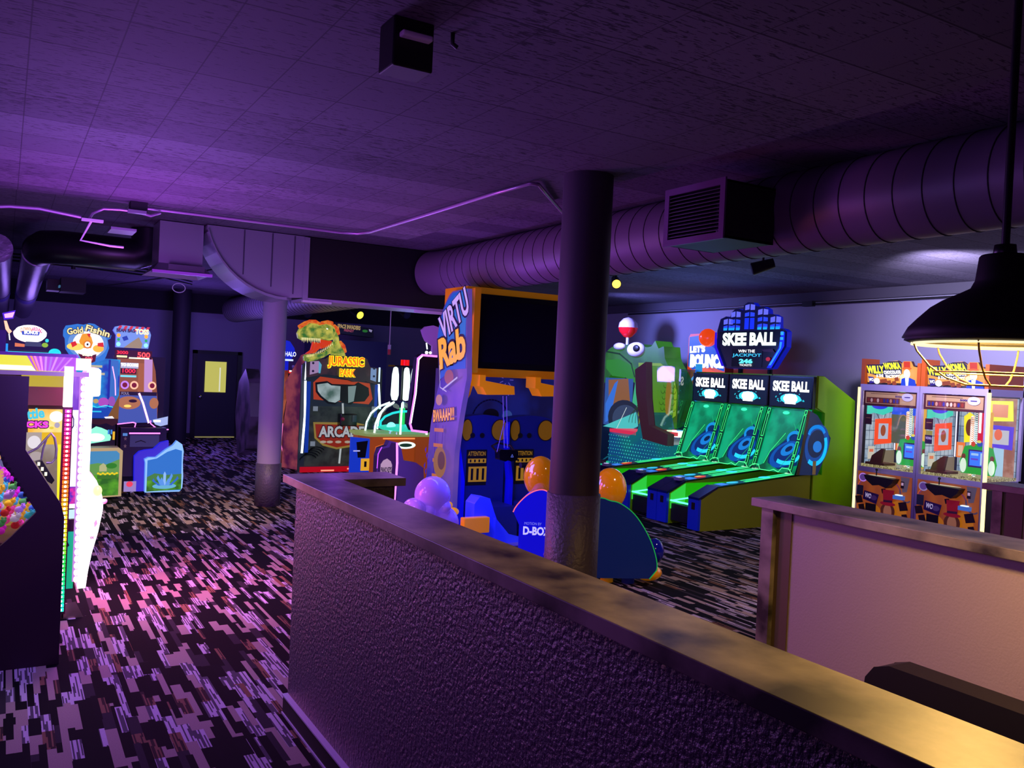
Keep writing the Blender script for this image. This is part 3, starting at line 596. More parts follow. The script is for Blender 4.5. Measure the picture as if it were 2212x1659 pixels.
# ------------------------------------------------------------------ coin pusher cabinets at right
FRM = mat('cabinet_frame_lilac', '#a79ac0', .35, .3); WOOD = mat('walnut', '#5a2e16', .5)
def pusher(y0, left, label):
    W = .885; x0, x1 = 10.1, 10.9; y1 = y0+W
    t = thing('coin_pusher_game', label, 'arcade game', (x0, y0, 0), 0, 'coin pusher games side by side')
    f = MB()
    for y in (y0, y1-.035): f.box((x0, y, 0), (x0+.05, y+.035, 1.98), FRM)
    for y in (y0, y1-.035): f.box((x1-.05, y, 0), (x1, y+.035, 1.98), FRM)
    for z0, z1 in ((0, .06), (.80, .865), (1.90, 1.98)): f.box((x0+.001, y0, z0), (x0+.05, y1, z1), FRM)
    f.box((x0+.05, y0, 1.90), (x1, y0+.03, 1.98), FRM); f.box((x0+.05, y0, .78), (x1, y0+.03, .86), FRM); f.box((x0, y0, 1.98), (x1, y1, 1.985), FRM)
    f.build('frame', t)
    MB().box((x0+.03, y0+.02, .02), (x1-.02, y1-.02, .76), mat('pusher_box', '#3a2418', .5)).box((x1-.02, y0+.03, .8), (x1-.0, y1-.03, 1.95), mat('back_board_dark', '#302830')).build('cabinet', t)
    MB().box((x0+.012, y0+.035, .86), (x0+.018, y1-.035, 1.90), glass('clear_pane', a=.07)).build('front_pane', t)
    if not left: MB().box((x0+.05, y0+.006, .86), (x1-.05, y0+.012, 1.90), glass('clear_pane')).build('side_pane', t)
    # lower panel
    A = Art((x0-.001, y1-.035, .80), (0, -.00815, 0), (0, 0, -.0074), (-1, 0, 0))
    A.slab([(0, 0), (100, 0), (100, 100), (0, 100)], mottled('pusher_orange', '#d46a14', '#9a3e24', 3, .42, lo=.35, hi=.7), .03, BLK2)
    A.arc(34, 30, 32, 24, 180, 330, 3, E('#d8602a', .7)); A.arc(42, 34, 40, 30, 190, 350, 2.5, E('#8a3a60', .6)); A.poly([(80, 1), (96, 1), (92, 26), (84, 28)], E('#6a5a78', .5)); A.arc(92, 24, 12, 20, 60, 180, 2.5, E('#5a4a70', .5), 10); A.ell(78, 66, 16, 22, E('#e08018', .45)); A.ell(30, 70, 18, 14, E('#e08018', .4))
    A.ell(11, 11, 8, 8, E('#b078e0' if left else '#8a78b0', .9)); A.ell(11, 11, 6, 6, E('#5a3a8a', .8)); A.rect(1, 26, 13, 44, D('#2a3a4a'))
    for a, b, s_ in ((6, 52, 8), (12, 66, 7), (52, 30, 5), (88, 52, 9), (80, 84, 10), (10, 82, 8), (92, 70, 6)): A.poly([(a-s_, b-s_*.6), (a+s_*.5, b-s_), (a+s_, b+s_*.6), (a-s_*.6, b+s_)], D('#331c14'))
    A.poly([(16, 34), (44, 38), (40, 56), (14, 50)], D('#3a1868')); A.text('WO', 18, 38, 30, 47, E('#b8a8d8', .8), .03, rot=8); A.ell(35, 45, 6, 4.5, D('#8a7a9a'))
    A.rect(20, 56, 40, 74, D('#0a0a0a'))
    for k in range(9): A.ell(6+k*5, 84+(k % 3)*4, 5, 2.4, D('#7a1a14'), 8)
    A.rect(84, 8, 90, 20, D('#2a1420')); A.rect(85, 10, 89, 15, E('#c8a0c8', .7)); A.build('lower_graphic', t)
    # generic dark red hat stands in for the printed figure
    A = Art((x0-.004, y1-.035, .80), (0, -.00815, 0), (0, 0, -.0074), (-1, 0, 0)); A.k = 30
    A.poly([(40, 100), (46, 88), (60, 82), (76, 88), (90, 100)], D('#2a1440')); A.ell(63, 64, 13, 14, mat('print_brown', '#6a3a1c', .5, em='#5a2c14', es=.3)); A.ell(63, 66, 7.5, 14, mat('print_skin', '#c08860', .5, em='#a06840', es=.45)); A.poly([(57, 82), (69, 82), (72, 90), (63, 94), (55, 90)], E('#c0a890', .6)); A.poly([(53, 27), (74, 26), (71, 50), (55, 51)], mat('print_hat', '#a01424', .5, em='#8a1020', es=.45)); A.ell(63, 51, 14, 3.6, mat('print_hat', '#a01424')); A.poly([(55, 45), (71, 44), (71, 48), (55, 49)], mat('print_hat_band', '#6a3a4a', .5)); A.build('hat_print', t)
    b = MB(); b.prism([(y1-.22, .77), (y1-.25, .71), (y1-.36, .64), (y1-.45, .66), (y1-.56, .63), (y1-.64, .70), (y1-.67, .76)], 'X', x0-.13, x0-.002, BLACK); co = b.build('control_shelf', t)
    A = Art((x0-.13, y1-.22, .772), (0, -.0045, 0), (.0013, 0, 0), (0, 0, 1)); A.ell(50, 55, 46, 42, E('#d8d0b0', .8)); A.ell(70, 60, 6, 12, E('#ffd050', 1)); A.build('button_plate', co)
    MB().tube([(x0-.07, y1-.37, .77), (x0-.07, y1-.37, .84)], .008, BLACK, 8).ball((x0-.07, y1-.37, .85), .018, BLACK).build('joystick', co)
    MB().box((x0-.06, y1-.76, .50), (x0-.002, y1-.62, .55), mat('reader_blue', '#3a5aa8', .3, em='#4a80e0', es=.5)).box((x0-.058, y1-.73, .55), (x0-.01, y1-.65, .562), E('#d8e8ff', 1.3)).build('card_reader', t)
    # interior
    MB().box((x0+.06, y0+.03, .86), (x1-.05, y1-.03, .90), mottled('coin_bed', '#7a6a2c', '#f0e6a0', 60, .55, detail=1)).build('playfield', t)
    A = Art((x1-.06, y1-.03, 1.88), (0, -.00825, 0), (0, 0, -.0100), (-1, 0, 0), gap=.004)
    A.rect(0, 0, 100, 100, mottled('pusher_back', '#8aa8c8', '#c8d8e8', 5, .75))
    for k in range(11): A.rect(k*10-.4, 0, k*10+.4, 100, E('#33485a', .8), True)
    for k in range(8): A.rect(0, k*13-.3, 100, k*13+.3, E('#33485a', .8), True)
    A.k += 1
    A.ell(26, 12, 15, 8, E('#f048d0', 1.1)); A.ell(25, 10, 9, 4, E('#ffb0a0', 1.1)); A.poly([(16, 26), (25, 20), (36, 26), (34, 58), (18, 60)], E('#f8e810', 1.2)); A.ell(26, 40, 6, 11, E('#7a3a1a', .8)); A.rect(2, 8, 9, 100, E('#18183a', .6)); A.rect(3.5, 8, 6, 80, E('#e8e8ff', 1.3))
    A.rect(40, 8, 54, 62, E('#d81a3a', 1.1)); A.rect(42, 10, 46, 46, E('#fff4ff', 2.4)); A.rect(8, 60, 22, 80, E('#f07828', 1.1)); A.rect(11, 64, 19, 78, E('#f0c0a0', 1.)); A.rect(60, 0, 100, 100, mottled('pusher_brick', '#a8603c', '#c89078', 8, .75)); A.rect(68, 40, 84, 100, E('#a8d0e8', 1.)); A.slab([(58, 4), (94, 3), (96, 28), (57, 30)], E('#e8f810', 1.2), .01); A.rect(64, 8, 88, 24, E('#f09060', .95)); A.slab([(60, 34), (98, 35), (97, 64), (61, 62)], E('#4a28d8', 1.1), .01); A.rect(66, 40, 92, 58, E('#c8c8d0', .95)); A.ell(76, 46, 6, 7, E('#f06a2a', 1))
    if left: A.rect(-1, 16, 46, 30, E('#1a50f0', 1.)); A.rect(-1, 30, 40, 70, E('#5a6a58', .7)); A.arc(24, 52, 10, 22, 200, 300, 1.2, E('#c08a68', .8)); A.ell(20, 6, 18, 8, E('#a8f080', .9)); A.ell(22, 3, 10, 4, E('#4aa0f0', .9))
    A.build('back_scene', t)
    # opposite inner side wall print
    A = Art((x0+.10, y1-.04, 1.86), (.0070, 0, 0), (0, 0, -.0098), (0, -1, 0), gap=.002)
    A.rect(0, 0, 100, 100, mottled('pusher_back', '#8aa8c8', '#c8d8e8', 5, .75))
    for k in range(9): A.rect(k*12-.5, 0, k*12+.5, 100, E('#33485a', .8), True)
    for k in range(8): A.rect(0, k*13-.4, 100, k*13+.4, E('#33485a', .8), True)
    A.k += 1; A.line([(10, 100), (40, 60), (60, 24), (90, 6)], 1.5, E('#202830', .7)); A.line([(50, 44), (20, 20)], 1.2, E('#202830', .7)); A.slab([(2, 8), (40, 5), (76, 9), (80, 24), (50, 30), (20, 27), (1, 30)], E('#38d0b8', 1.1), .01); A.ell(38, 16, 26, 6, E('#1a2ae0', 1.1)); A.slab([(26, 36), (76, 34), (78, 70), (26, 72)], E('#f84a1a', 1.1), .01); A.rect(36, 42, 66, 64, E('#b8c0d8', 1.)); A.ell(50, 52, 8, 8, E('#a04a2a', 1)); A.rect(6, 74, 26, 92, E('#d8d0c0', .9)); A.rect(10, 78, 22, 82, E('#e07050', 1)); A.rect(40, 80, 90, 100, E('#8a7a60', .8)); A.build('side_scene', t)
    cs = striped('candy_gold', '#fff4e0', '#c87838', 26, 'DIAGONAL', .8); cg_ = striped('candy_green', '#fffff0', '#2a6a58', 26, 'DIAGONAL', .8)
    for yy, xx, zz, m_ in ((y1-.52, x0+.32, 1.62, cs), (y1-.61, x0+.25, 1.72, cg_), (y1-.70, x0+.42, 1.68, E('#f8b840', .9))):
        MB().tube([(xx, yy, .9), (xx, yy, zz)], .021, m_, 14).ball((xx, yy, zz), .023, m_).build('candy_pole', t)
    A = Art((x0+.22, y1-.44, 1.28), (0, -.0046, 0), (0, 0, -.0035), (-1, 0, 0)); A.slab([(12, 4), (50, -8), (88, 4), (100, 60), (94, 100), (6, 100), (0, 60)], E('#2ab838', .8), .02); A.rect(24, 14, 78, 76, D('#3a1a60')); A.rect(28, 19, 74, 70, E('#3a78ff', 1.2)); A.rect(32, 26, 52, 34, E('#a8d0ff', 1)); A.rect(32, 44, 52, 50, E('#6a40d0', 1)); A.rect(58, 24, 64, 66, E('#b8e0ff', 1))
    for u in (12, 90): A.ell(u, 40, 6, 10, E('#7a3818', .9)); A.ell(u, 72, 9, 26, E('#e8ffe8', 1))
    A.ell(38, -6, 6, 9, E('#e04818', .9)); A.ell(56, -8, 8, 10, E('#2858c0', .9)); A.ell(54, -16, 6, 5, E('#f0e060', 1)); A.build('score_screen', t)
    MB().prism([(y1-.30, .9), (y1-.12, .9), (y1-.16, 1.02), (y1-.30, 1.12), (y1-.34, 1.12)], 'X', x0+.1, x0+.14, WOOD).box((x0+.06, y1-.38, .90), (x0+.3, y1-.09, .93), WOOD).build('coin_ramp', t)
    A = Art((x0+.03, y1-.04, 1.895), (0, -.0081, 0), (0, 0, -.0020), (-1, 0, 0), gap=.002); A.rect(0, 0, 100, 100, D('#4a1a1a')); A.rect(4, 8, 96, 84, mat('rules_tan', '#b08a60', .5, em='#a08060', es=.35)); A.rect(6, 42, 68, 80, D('#6a3020'))
    for k in range(10): A.ell(10+k*6, 62, 2.2, 14, D(random.choice(['#c89070', '#2a2a80', '#e0c0a0', '#903018'])), 8, keep=True)
    A.k += 1; A.rect(14, 15, 64, 18, D('#6a4a30')); A.text('5000', 60, 24, 74, 36, D('#2a1a6a'), .03); A.ell(82, 32, 10, 26, D('#c0b8c8')); A.rect(77, 29, 87, 35, D('#2a1a6a')); A.build('rules_card', t)
    A = Art((x0+.035, y1-.07, 1.40+.18), (0, -.0011, 0), (0, 0, -.0014), (-1, 0, 0)); A.rect(0, 0, 100, 100, D('#3a1020')); A.rect(18, 34, 82, 40, D('#a07048')); 
    if not left: A.rect(16, 110, 100, 150, E('#c8b860', .6)); A.rect(10, 150, 100, 230, D('#2a1440')); A.text('WONKA', 20, 165, 96, 190, D('#e0d0e8'), .02)
    A.build('sticker', t)
    # lit topper
    tp = MB(); tp.box((x0-.0, y1-.06, 1.985), (x0+.3, y1-.002, 2.33), mat('topper_orange', '#b04a10', .5)); tp.box((x0+.0, y0+.002, 1.985), (x0+(.3 if left else .75), y0+.05, 2.28), mat('topper_orange', '#b04a10')); tp.box((x0+.06, y0+.05, 1.985), (x0+.3, y1-.06, 2.25), DARK); to = tp.build('topper', t)
    A = Art((x0+.03, y1-.065, 2.31), (0, -.0077, 0), (.0004, 0, -.0033), (-1, 0, 0), gap=.003)
    A.slab([(0, 18), (28, 16), (44, 4), (60, 0), (68, 12), (72, 2), (86, 2), (90, 22), (98, 26), (100, 100), (0, 100)], E('#ffb050', 1.0), .05, D('#401808'))
    A.poly([(0, 18), (28, 16), (44, 4), (62, 2), (68, 14), (68, 52), (38, 70), (0, 52)], E('#141450', 1)); A.text('WILLY', 0, 22, 34, 54, E('#ffff30', 1.6), .05, rot=-3); A.text('WONKA', 34, 8, 66, 36, E('#ffff20', 1.7), .05, rot=-7)
    A.text('& THE', 19, 56, 33, 68, E('#ffffff', 1.8), .04); A.text('CHOCOLATE', 34, 40, 67, 54, E('#ffffff', 2.4), .06, rot=-6); A.text('FACTORY', 38, 57, 66, 70, E('#ffffff', 2.2), .05, rot=-4)
    A.poly([(3, 66), (14, 68), (16, 92), (6, 96)], E('#2a1a90', 1)); A.text('WO', 5, 72, 14, 86, E('#ffffff', 1.5), .03); A.ell(21, 84, 6, 12, E('#ffffff', 1.8))
    for a, b in ((31, 84), (38, 82), (46, 88), (56, 90), (61, 74)): A.poly([(a-4, b-6), (a+3, b-9), (a+5, b+6), (a-3, b+9)], E('#a8481a', .9))
    A.poly([(68, 60), (74, 52), (84, 100), (70, 100)], E('#ffe8a0', 1.8)); A.rect(76, 4, 88, 30, E('#e83a10', 1.)); A.ell(82, 31, 9, 5, E('#f06a20', 1.1)); A.ell(82, 52, 6, 18, E('#ffffff', 2)); A.poly([(70, 100), (72, 72), (80, 66), (88, 68), (97, 76), (99, 100)], E('#1a48f0', 1)); A.poly([(79, 68), (86, 68), (84, 100), (80, 100)], E('#f8fff0', 1.8)); A.build('topper_face', to)
    ly = y1-.004 if left else y0-.028
    MB().box((x0-.012, ly, .0), (x0+.02, ly+.032, 1.94), E('#ffe890', 2.4)).build('led_strip', t)
    return t
pusher(6.775, True, 'left coin pusher game with lit candy themed topper, beside the alley games')
pusher(5.885, False, 'right coin pusher game with lit candy themed topper, behind the right low wall')

# ------------------------------------------------------------------ fish game, bounce game
FG = mottled('fish_green', '#3a9a20', '#58c840', 2, .30)
t = thing('fish_game', 'big green fish headed game with a floating bobber on top', 'arcade game', (10.2, 12.2, 0))
head = [(13.5, 1.9), (13.4, 2.3), (13.16, 2.49), (12.83, 2.52), (12.42, 2.55), (12.22, 2.49), (12.0, 2.5), (11.9, 2.60), (11.8, 2.46), (11.66, 2.5), (11.62, 2.30), (11.5, 2.14), (11.37, 2.0), (11.25, 1.77), (11.2, 1.5), (11.3, 1.24), (11.54, 1.08), (11.9, 1.0), (12.3, .96), (12.3, 1.5), (12.38, 1.9), (12.7, 1.95), (13.1, 2.0), (13.3, 1.8)]
MB().prism(smooth(head, 3, True, (7, 8, 9)), 'X', 10.0, 10.38, FG).build('head', t)
A = Art((9.995, 13.5, 2.6), (0, -.01, 0), (0, 0, -.01), (-1, 0, 0), gap=.003)
A.poly([(20, 36), (60, 34), (110, 50), (112, 78), (80, 68), (40, 66), (20, 52)], E('#3aa828', .55)); A.line([(20, 20), (60, 24), (96, 42), (108, 66)], 3, E('#123a10', .8)); A.poly([(112, 70), (120, 90), (122, 130), (116, 155), (106, 156), (106, 110)], E('#48c890', .7)); A.poly([(118, 40), (180, 40), (216, 60), (226, 90), (226, 130), (190, 150), (140, 156), (124, 150), (124, 80)], E('#8ab828', .75)); 
for r in range(6):
    for c in range(4): A.arc(196+c*10-(r % 2)*5, 78+r*10, 5, 5, 0, 180, 1.1, E('#4a6a10', .7), 6)
for k in range(4): A.arc(150, 150, 14+k*9, 60-k*10, 180, 280, 1.3, E('#2a4a18', .7))
A.line([(150, 80), (162, 100), (164, 126), (156, 148)], 2, E('#22381a', .8)); A.ell(215, 100, 8, 34, E('#e09030', .8)); A.build('scales_graphic', t)
e_ = MB().ball((10.0, 12.42, 2.44), (.10, .25, .14), mat('eye_white', '#e8e0f0', .2)); eo = e_.build('eye', t); MB().ball((9.92, 12.33, 2.46), (.03, .09, .065), BLACK).build('pupil', eo)
MB().ball((9.98, 12.9, 2.50), (.08, .16, .07), mat('eye_white')).build('eye', t)
bb = MB(); bb.lathe([(0, -.2), (.08, -.17), (.16, -.08), (.185, 0)], (10.1, 12.82, 2.86), mat('bobber_red', '#d01820', .15, em='#ff2020', es=.15), 28).lathe([(.185, 0), (.17, .09), (.1, .17), (0, .2)], (10.1, 12.82, 2.86), mat('bobber_white', '#d8c8dc', .12), 28); bb.tube([(10.1, 12.82, 2.5), (10.1, 12.82, 2.68)], .03, WHITE); bb.build('bobber', t)
MB().box((10.02, 11.5, 0), (11.0, 13.4, 1.0), mat('fish_base', '#0c6a80', .4)).build('base', t)
A = Art((9.99, 13.5, 2.0), (0, -.01, 0), (0, 0, -.01), (-1, 0, 0)); A.rect(20, 10, 105, 100, E('#3a6ac0', .6)); A.poly([(30, 14), (90, 10), (100, 60), (60, 74), (34, 60)], E('#a87040', .6)); A.poly([(24, 60), (50, 20), (60, 14), (40, 90), (26, 96)], E('#3a7ae8', .8)); A.ell(84, 84, 50, 34, E('#20283a', .9)); A.ell(88, 86, 40, 27, E('#3a4a6a', .8)); A.poly([(20, 104), (120, 70), (126, 96), (100, 106)], E('#50c8c8', .9)); A.line([(60, 110), (90, 64)], 1.2, E('#d8e8e8', 1)); A.build('mouth_scene', t)
t = thing('bounce_game', 'teal dotted ball bouncing game in front of the fish game', 'arcade game', (9.6, 11.2, 0))
side = [(12.35, .03), (12.35, .92), (11.88, .86), (11.57, 1.0), (11.46, 1.34), (11.33, 1.3), (11.23, 1.04), (11.13, .93), (10.62, .86), (10.62, .03)]
MB().prism(side, 'X', 9.42, 9.97, mottled('bounce_teal', '#08808c', '#0a5a9c', 1.4, .55)).build('body', t)
A = Art((9.415, 12.35, 1.4), (0, -.01, 0), (0, 0, -.01), (-1, 0, 0), gap=.002)
for i in range(24):
    for j in range(14):
        u = i*7+(j % 2)*3.5; v = 52+j*6
        if u < 168 and not (60 < u < 90 and v < 60): A.ell(u, v, 1.5*(1-abs(u-60)/170), 1.5*(1-abs(u-60)/170), E('#38c8b8', .9), 8, keep=True)
A.k += 1; A.arc(20, 136, 52, 48, 200, 350, 2.5, E('#0c5a70', .9)); A.poly([(0, 110), (52, 107), (58, 132), (0, 136)], E('#0a3a20', .9)); A.text('BOUNCE', -30, 112, 54, 130, E('#20c890', 1.2), .06, rot=-2); A.text("LET'S", -26, 100, 6, 109, E('#20c890', 1.0), .04)
A.poly([(86, 134), (120, 112), (170, 104), (172, 134)], E('#1410d8', 1.)); A.build('side_graphic', t)
fr = [(11.54, 2.08), (11.26, 2.22), (11.24, 1.6), (11.12, 1.12), (10.62, 1.0), (10.30, 1.05), (10.5, .9), (11.19, .9), (11.4, 1.2), (11.47, 1.66)]
MB().prism([(11.54, 2.06), (11.26, 2.2), (11.2, 1.59), (11.1, 1.14), (10.62, 1.03), (10.62, .84), (11.24, .9), (11.37, 1.27), (11.48, 1.66)], 'X', 9.28, 9.42, mat('jaw_frame', '#5a4a48', .5, em='#803030', es=.1)).build('mouth_frame', t)
MB().box((9.42, 10.62, 1.0), (10.0, 11.3, 1.06), E('#e84a5a', .8)).box((9.42, 11.6, .93), (10.0, 12.35, .99), E('#e8305a', .8)).box((9.5, 10.62, .98), (9.8, 10.9, 1.08), E('#fff0e0', 2)).build('tray', t)
MB().box((9.9, 10.62, 1.05), (9.96, 10.72, 2.2), E('#2a9ae8', .9)).box((9.5, 10.62, 1.05), (9.96, 10.66, 2.1), glass('clear_pane_blue', '#a8d8ff', .15)).build('blue_post', t)
MB().box((9.40, 10.66, 1.06), (9.406, 11.24, 2.14), glass('clear_pane_side', '#d8f0e0', .10)).build('side_pane', t)
t = thing('bounce_billboard', 'tall blue and red billboard topped by an orange ball', 'sign', (10.45, 10.95, 0))
A = Art((10.4, 11.46, 2.75), (0, -.0096, 0), (0, 0, -.0126), (-1, 0, 0), gap=.003)
A.slab([(0, 6), (4, 1), (60, 0), (88, 2), (94, 8), (96, 60), (90, 216), (0, 216)], mottled('billboard_red', '#e8401c', '#f06048', 3, .8), .2, D('#c02818'))
A.poly([(2, 5), (60, 1), (94, 6), (95, 52), (60, 46), (30, 56), (2, 46)], E('#0a58e0', .9)); A.poly([(10, 52), (40, 46), (70, 52), (92, 60), (92, 74), (60, 76), (40, 70), (14, 74)], E('#f8602a', .95)); A.arc(26, 74, 16, 14, 180, 300, 4, E('#d8f0f8', 1)); A.arc(82, 74, 12, 10, 200, 330, 4, E('#d8f0f8', 1))
A.text("LET'S", 6, 17, 46, 27, E('#ffffff', 1.6), .07, rot=-2); A.text('BOUNCE', 8, 29, 94, 48, E('#ffffff', 1.7), .09); A.line([(14, 100), (14, 180)], 10, E('#e8481c', .9)); A.line([(6, 120), (6, 200)], 6, E('#1414c0', .9)); A.build('board', t)
MB().ball((10.28, 10.86, 2.66), .155, mat('orange_ball', '#e85018', .2, em='#ff4a10', es=.7), 28).build('ball', t)

# ------------------------------------------------------------------ motion ride in the middle
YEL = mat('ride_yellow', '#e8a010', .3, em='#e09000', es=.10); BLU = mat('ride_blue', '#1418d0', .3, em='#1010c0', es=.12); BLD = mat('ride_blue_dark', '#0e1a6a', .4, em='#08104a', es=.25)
t = thing('motion_ride', 'blue and yellow two seat motion ride with screen overhead', 'arcade game', (4.8, 8.5, 0))
sp = [(8.10, 2.79), (8.43, 2.78), (8.6, 2.66), (8.72, 2.48), (8.76, 2.27), (8.68, 2.08), (8.60, 1.95), (8.62, 1.83), (8.70, 1.7), (8.84, 1.31), (8.89, .84), (8.92, .02), (8.22, .02), (8.22, .92), (8.20, 1.1), (8.13, 1.45), (8.03, 1.79), (8.02, 1.94)]
MB().prism(smooth(sp, 3, True, (0, 11, 12)), 'X', 4.2, 4.26, mottled('sky_print', '#2a30c8', '#9a6ad8', 1.5, .50, lo=.3, hi=.75)).build('side_panel', t)
A = Art((4.196, 9.0, 2.8), (0, -.01, 0), (0, 0, -.01), (-1, 0, 0), gap=.002)
A.poly([(92, 2), (58, 4), (44, 14), (30, 32), (24, 52), (30, 72), (38, 82), (34, 100), (44, 96), (60, 88), (96, 86), (92, 40)], E('#1058d8', .8))
A.poly([(92, 2), (62, 8), (48, 30), (40, 60), (92, 50)], E('#2a78e8', .7))
A.text('VIRTU', 26, 12, 100, 46, D('#100828'), .12, rot=-28); A.text('VIRTU', 28, 13, 98, 44, E('#c8a0f8', 1.), .03, rot=-28)
A.text('Rab', 28, 45, 98, 84, D('#181010'), .12, rot=-14); A.text('Rab', 31, 47, 95, 82, E('#ffa808', 1.), .04, rot=-14)
A.text('BWAAAH!!!', 24, 130, 78, 146, D('#2a1010'), .12, rot=-7); A.text('BWAAAH!!!', 25, 131, 77, 145, E('#ffa010', 1), .03, rot=-7)
for a, b in ((34, 150), (52, 150)): A.line([(a, b), (a-2, 250)], 1.2, D('#3a2a60'))
for k in range(6): A.line([(32, 156+k*17), (53, 155+k*17)], 4, E('#d8783a', .7))
A.ell(64, 96, 11, 8, E('#a85a40', .7)); A.line([(50, 110), (84, 96)], 2, E('#c8b8e8', .8)); A.line([(40, 84), (44, 108), (60, 112)], 1.2, E('#c8b8e8', .8)); A.ell(52, 190, 16, 17, E('#a8703a', .7)); A.ell(56, 188, 9, 10, E('#6a4038', .7)); A.ell(44, 122, 8, 6, E('#c8885a', .7)); A.ell(60, 222, 5, 5, E('#c86a3a', .7))
for k in range(12): A.poly([(14+k % 3*4, 180+k*6), (18+k % 3*4, 176+k*6), (17+k % 3*4, 184+k*6)], D('#3a3a90'))
A.build('side_graphic', t)
MB().box((4.26, 8.80, .02), (5.9, 8.9, 1.93), mottled('ride_back', '#0a0e50', '#14208a', 2, .45)).build('back_panel', t)
A = fa('vrback', -.115); 
for cx_, cy_, s_ in ((1092, 820, 1), (1048, 835, .7), (1100, 845, .6)):
    for k in range(7): a = k*.9; A.line([(cx_+8*s_*math.cos(a), cy_+8*s_*math.sin(a)), (cx_+15*s_*math.cos(a), cy_+15*s_*math.sin(a))], 1.5, E('#6a5ad0', .7), True)
A.arc(1062, 910, 40, 46, 200, 330, 3, D('#14144a')); A.ell(1062, 896, 17, 13, D('#0a0a18')); A.ell(1097, 898, 11, 12, E('#3a58b0', .5)); A.ell(1020, 905, 8, 5, E('#4a6ac0', .5)); A.build('back_graphic', t)
# roof box with the big dark screen
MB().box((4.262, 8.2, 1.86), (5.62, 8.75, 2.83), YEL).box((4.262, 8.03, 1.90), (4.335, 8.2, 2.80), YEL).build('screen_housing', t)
sc_ = MB().box((4.335, 8.185, 1.95), (5.6, 8.2, 2.76), mat('bezel', '#0a080a', .3)).build('bezel', t)
MB().box((4.39, 8.18, 2.02), (5.56, 8.186, 2.70), mat('screen_off', '#151018', .12)).build('screen', sc_)
MB().box((5.44, 8.16, 2.2), (5.47, 8.18, 2.4), E('#b89ae0', .6)).build('handle', sc_)
for x in (4.42, 5.12):
    MB().prism([(x-.07, 1.88), (x, 1.88), (x, 1.82), (x+.36, 1.77), (x+.37, 1.68), (x+.02, 1.67), (x-.03, 1.75), (x-.07, 1.76)], 'Y', 8.0, 8.2, mat('bracket_yellow', '#f09a08', .35, em='#f08a00', es=.3)).build('arm_bracket', t)
MB().prism([(4.22, 1.86), (4.42, 1.86), (4.36, 1.66), (4.26, 1.5)], 'Y', 8.22, 8.3, YEL).build('corner_gusset', t)
def seat(cx_, lb):
    x0, x1 = cx_-.33, cx_+.30
    prof = [(x0+.05, .12), (x0+.05, .7), (x0-.01, 1.0), (x0-.04, 1.2), (x0-.02, 1.34), (x0+.08, 1.40), (cx_, 1.43), (x1-.06, 1.40), (x1+.03, 1.33), (x1+.02, 1.15), (x1-.02, .95), (x1-.02, .12)]
    b = MB().prism(smooth(prof, 4, True, (0, len(prof)-1)), 'Y', 8.42, 8.60, BLD).build('seat_back', t, .03)
    MB().prism([(x0-.04, 1.2), (x0-.02, 1.34), (x0+.0, 1.36), (x0+.0, 1.1), (x0+.075, .7), (x0+.075, .12), (x0+.03, .12), (x0+.03, .7)], 'Y', 8.34, 8.44, BLU).build('bolster', b)
    MB().prism([(cx_-.24, .12), (cx_+.24, .12), (cx_+.22, .46), (cx_-.22, .46)], 'Y', 8.0, 8.42, BLD).build('seat_cushion', b, .02)
    for x, rx in ((cx_+.2, .105), (cx_-.22, .06)): 
        A = Art((x, 8.41, 1.26), (.01, 0, 0), (0, 0, -.01), (0, -1, 0), gap=.003); A.ell(0, 0, rx*100+1, 12.5, D('#2a2008')); A.ell(0, 0, rx*100, 11.5, mat('speaker_gold', '#c89018', .35, .4, em='#b08010', es=.12)); A.build('headrest_speaker', b)
    A = Art((cx_-.08, 8.415, .94), (.01, 0, 0), (0, 0, -.01), (0, -1, 0), gap=.002); A.rect(-13, -10, 13, 30, BLACK); A.text('ATTENTION', -11, -8, 11, -3, E('#c08a20', .5), .01); A.rect(-11, 0, 12, 5, E('#c08a20', .5)); A.rect(-10, 9, 13, 26, E('#c08a20', .5))
    for k in range(4): A.rect(-9+k*5.5, 1, -7+k*5.5, 4, BLACK, True)
    for k in range(3): A.rect(-7+k*7, 11, -4+k*7, 24, BLACK, True)
    A.k += 1
    for a in (-7, 5): A.ell(a, -26, 3, 3, BLACK)
    A.build('warning_label', b)
seat(4.66, ''); seat(5.28, '')
MB().box((4.3, 7.9, .04), (5.9, 8.8, .12), DARK).box((4.35, 7.55, .10), (5.8, 7.9, .13), STEEL).build('platform', t)
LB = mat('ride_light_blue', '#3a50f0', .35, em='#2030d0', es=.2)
MB().prism([(4.22, .55), (4.28, .62), (4.40, .60), (4.46, .45), (4.5, .36), (4.5, .12), (4.22, .12)], 'Y', 7.75, 7.95, LB).build('step_housing', t, .01)
MB().prism([(4.45, .40), (4.62, .22), (4.85, .16), (4.98, .14), (4.98, .03), (4.82, .02), (4.62, .06), (4.45, .15)], 'Y', 7.70, 7.76, LB).build('step_arm', t)
MB().box((4.06, 7.66, .26), (4.36, 7.75, .42), mat('bracket_yellow', '#f09a08')).build('step_block', t, .01)
t2 = thing('toy_duck', 'small yellow toy duck perched beside the ride step', 'toy', (4.05, 7.8, .45)); MB().ball((4.02, 7.85, .46), (.07, .05, .045), mat('duck_yellow', '#ffb810', .4, em='#ffb000', es=.3)).ball((3.98, 7.85, .53), .035, mat('duck_yellow', '#ffb810')).build('duck_body', t2); MB().box((4.0, 7.8, .36), (4.06, 7.9, .42), BLU).build('perch', t2)
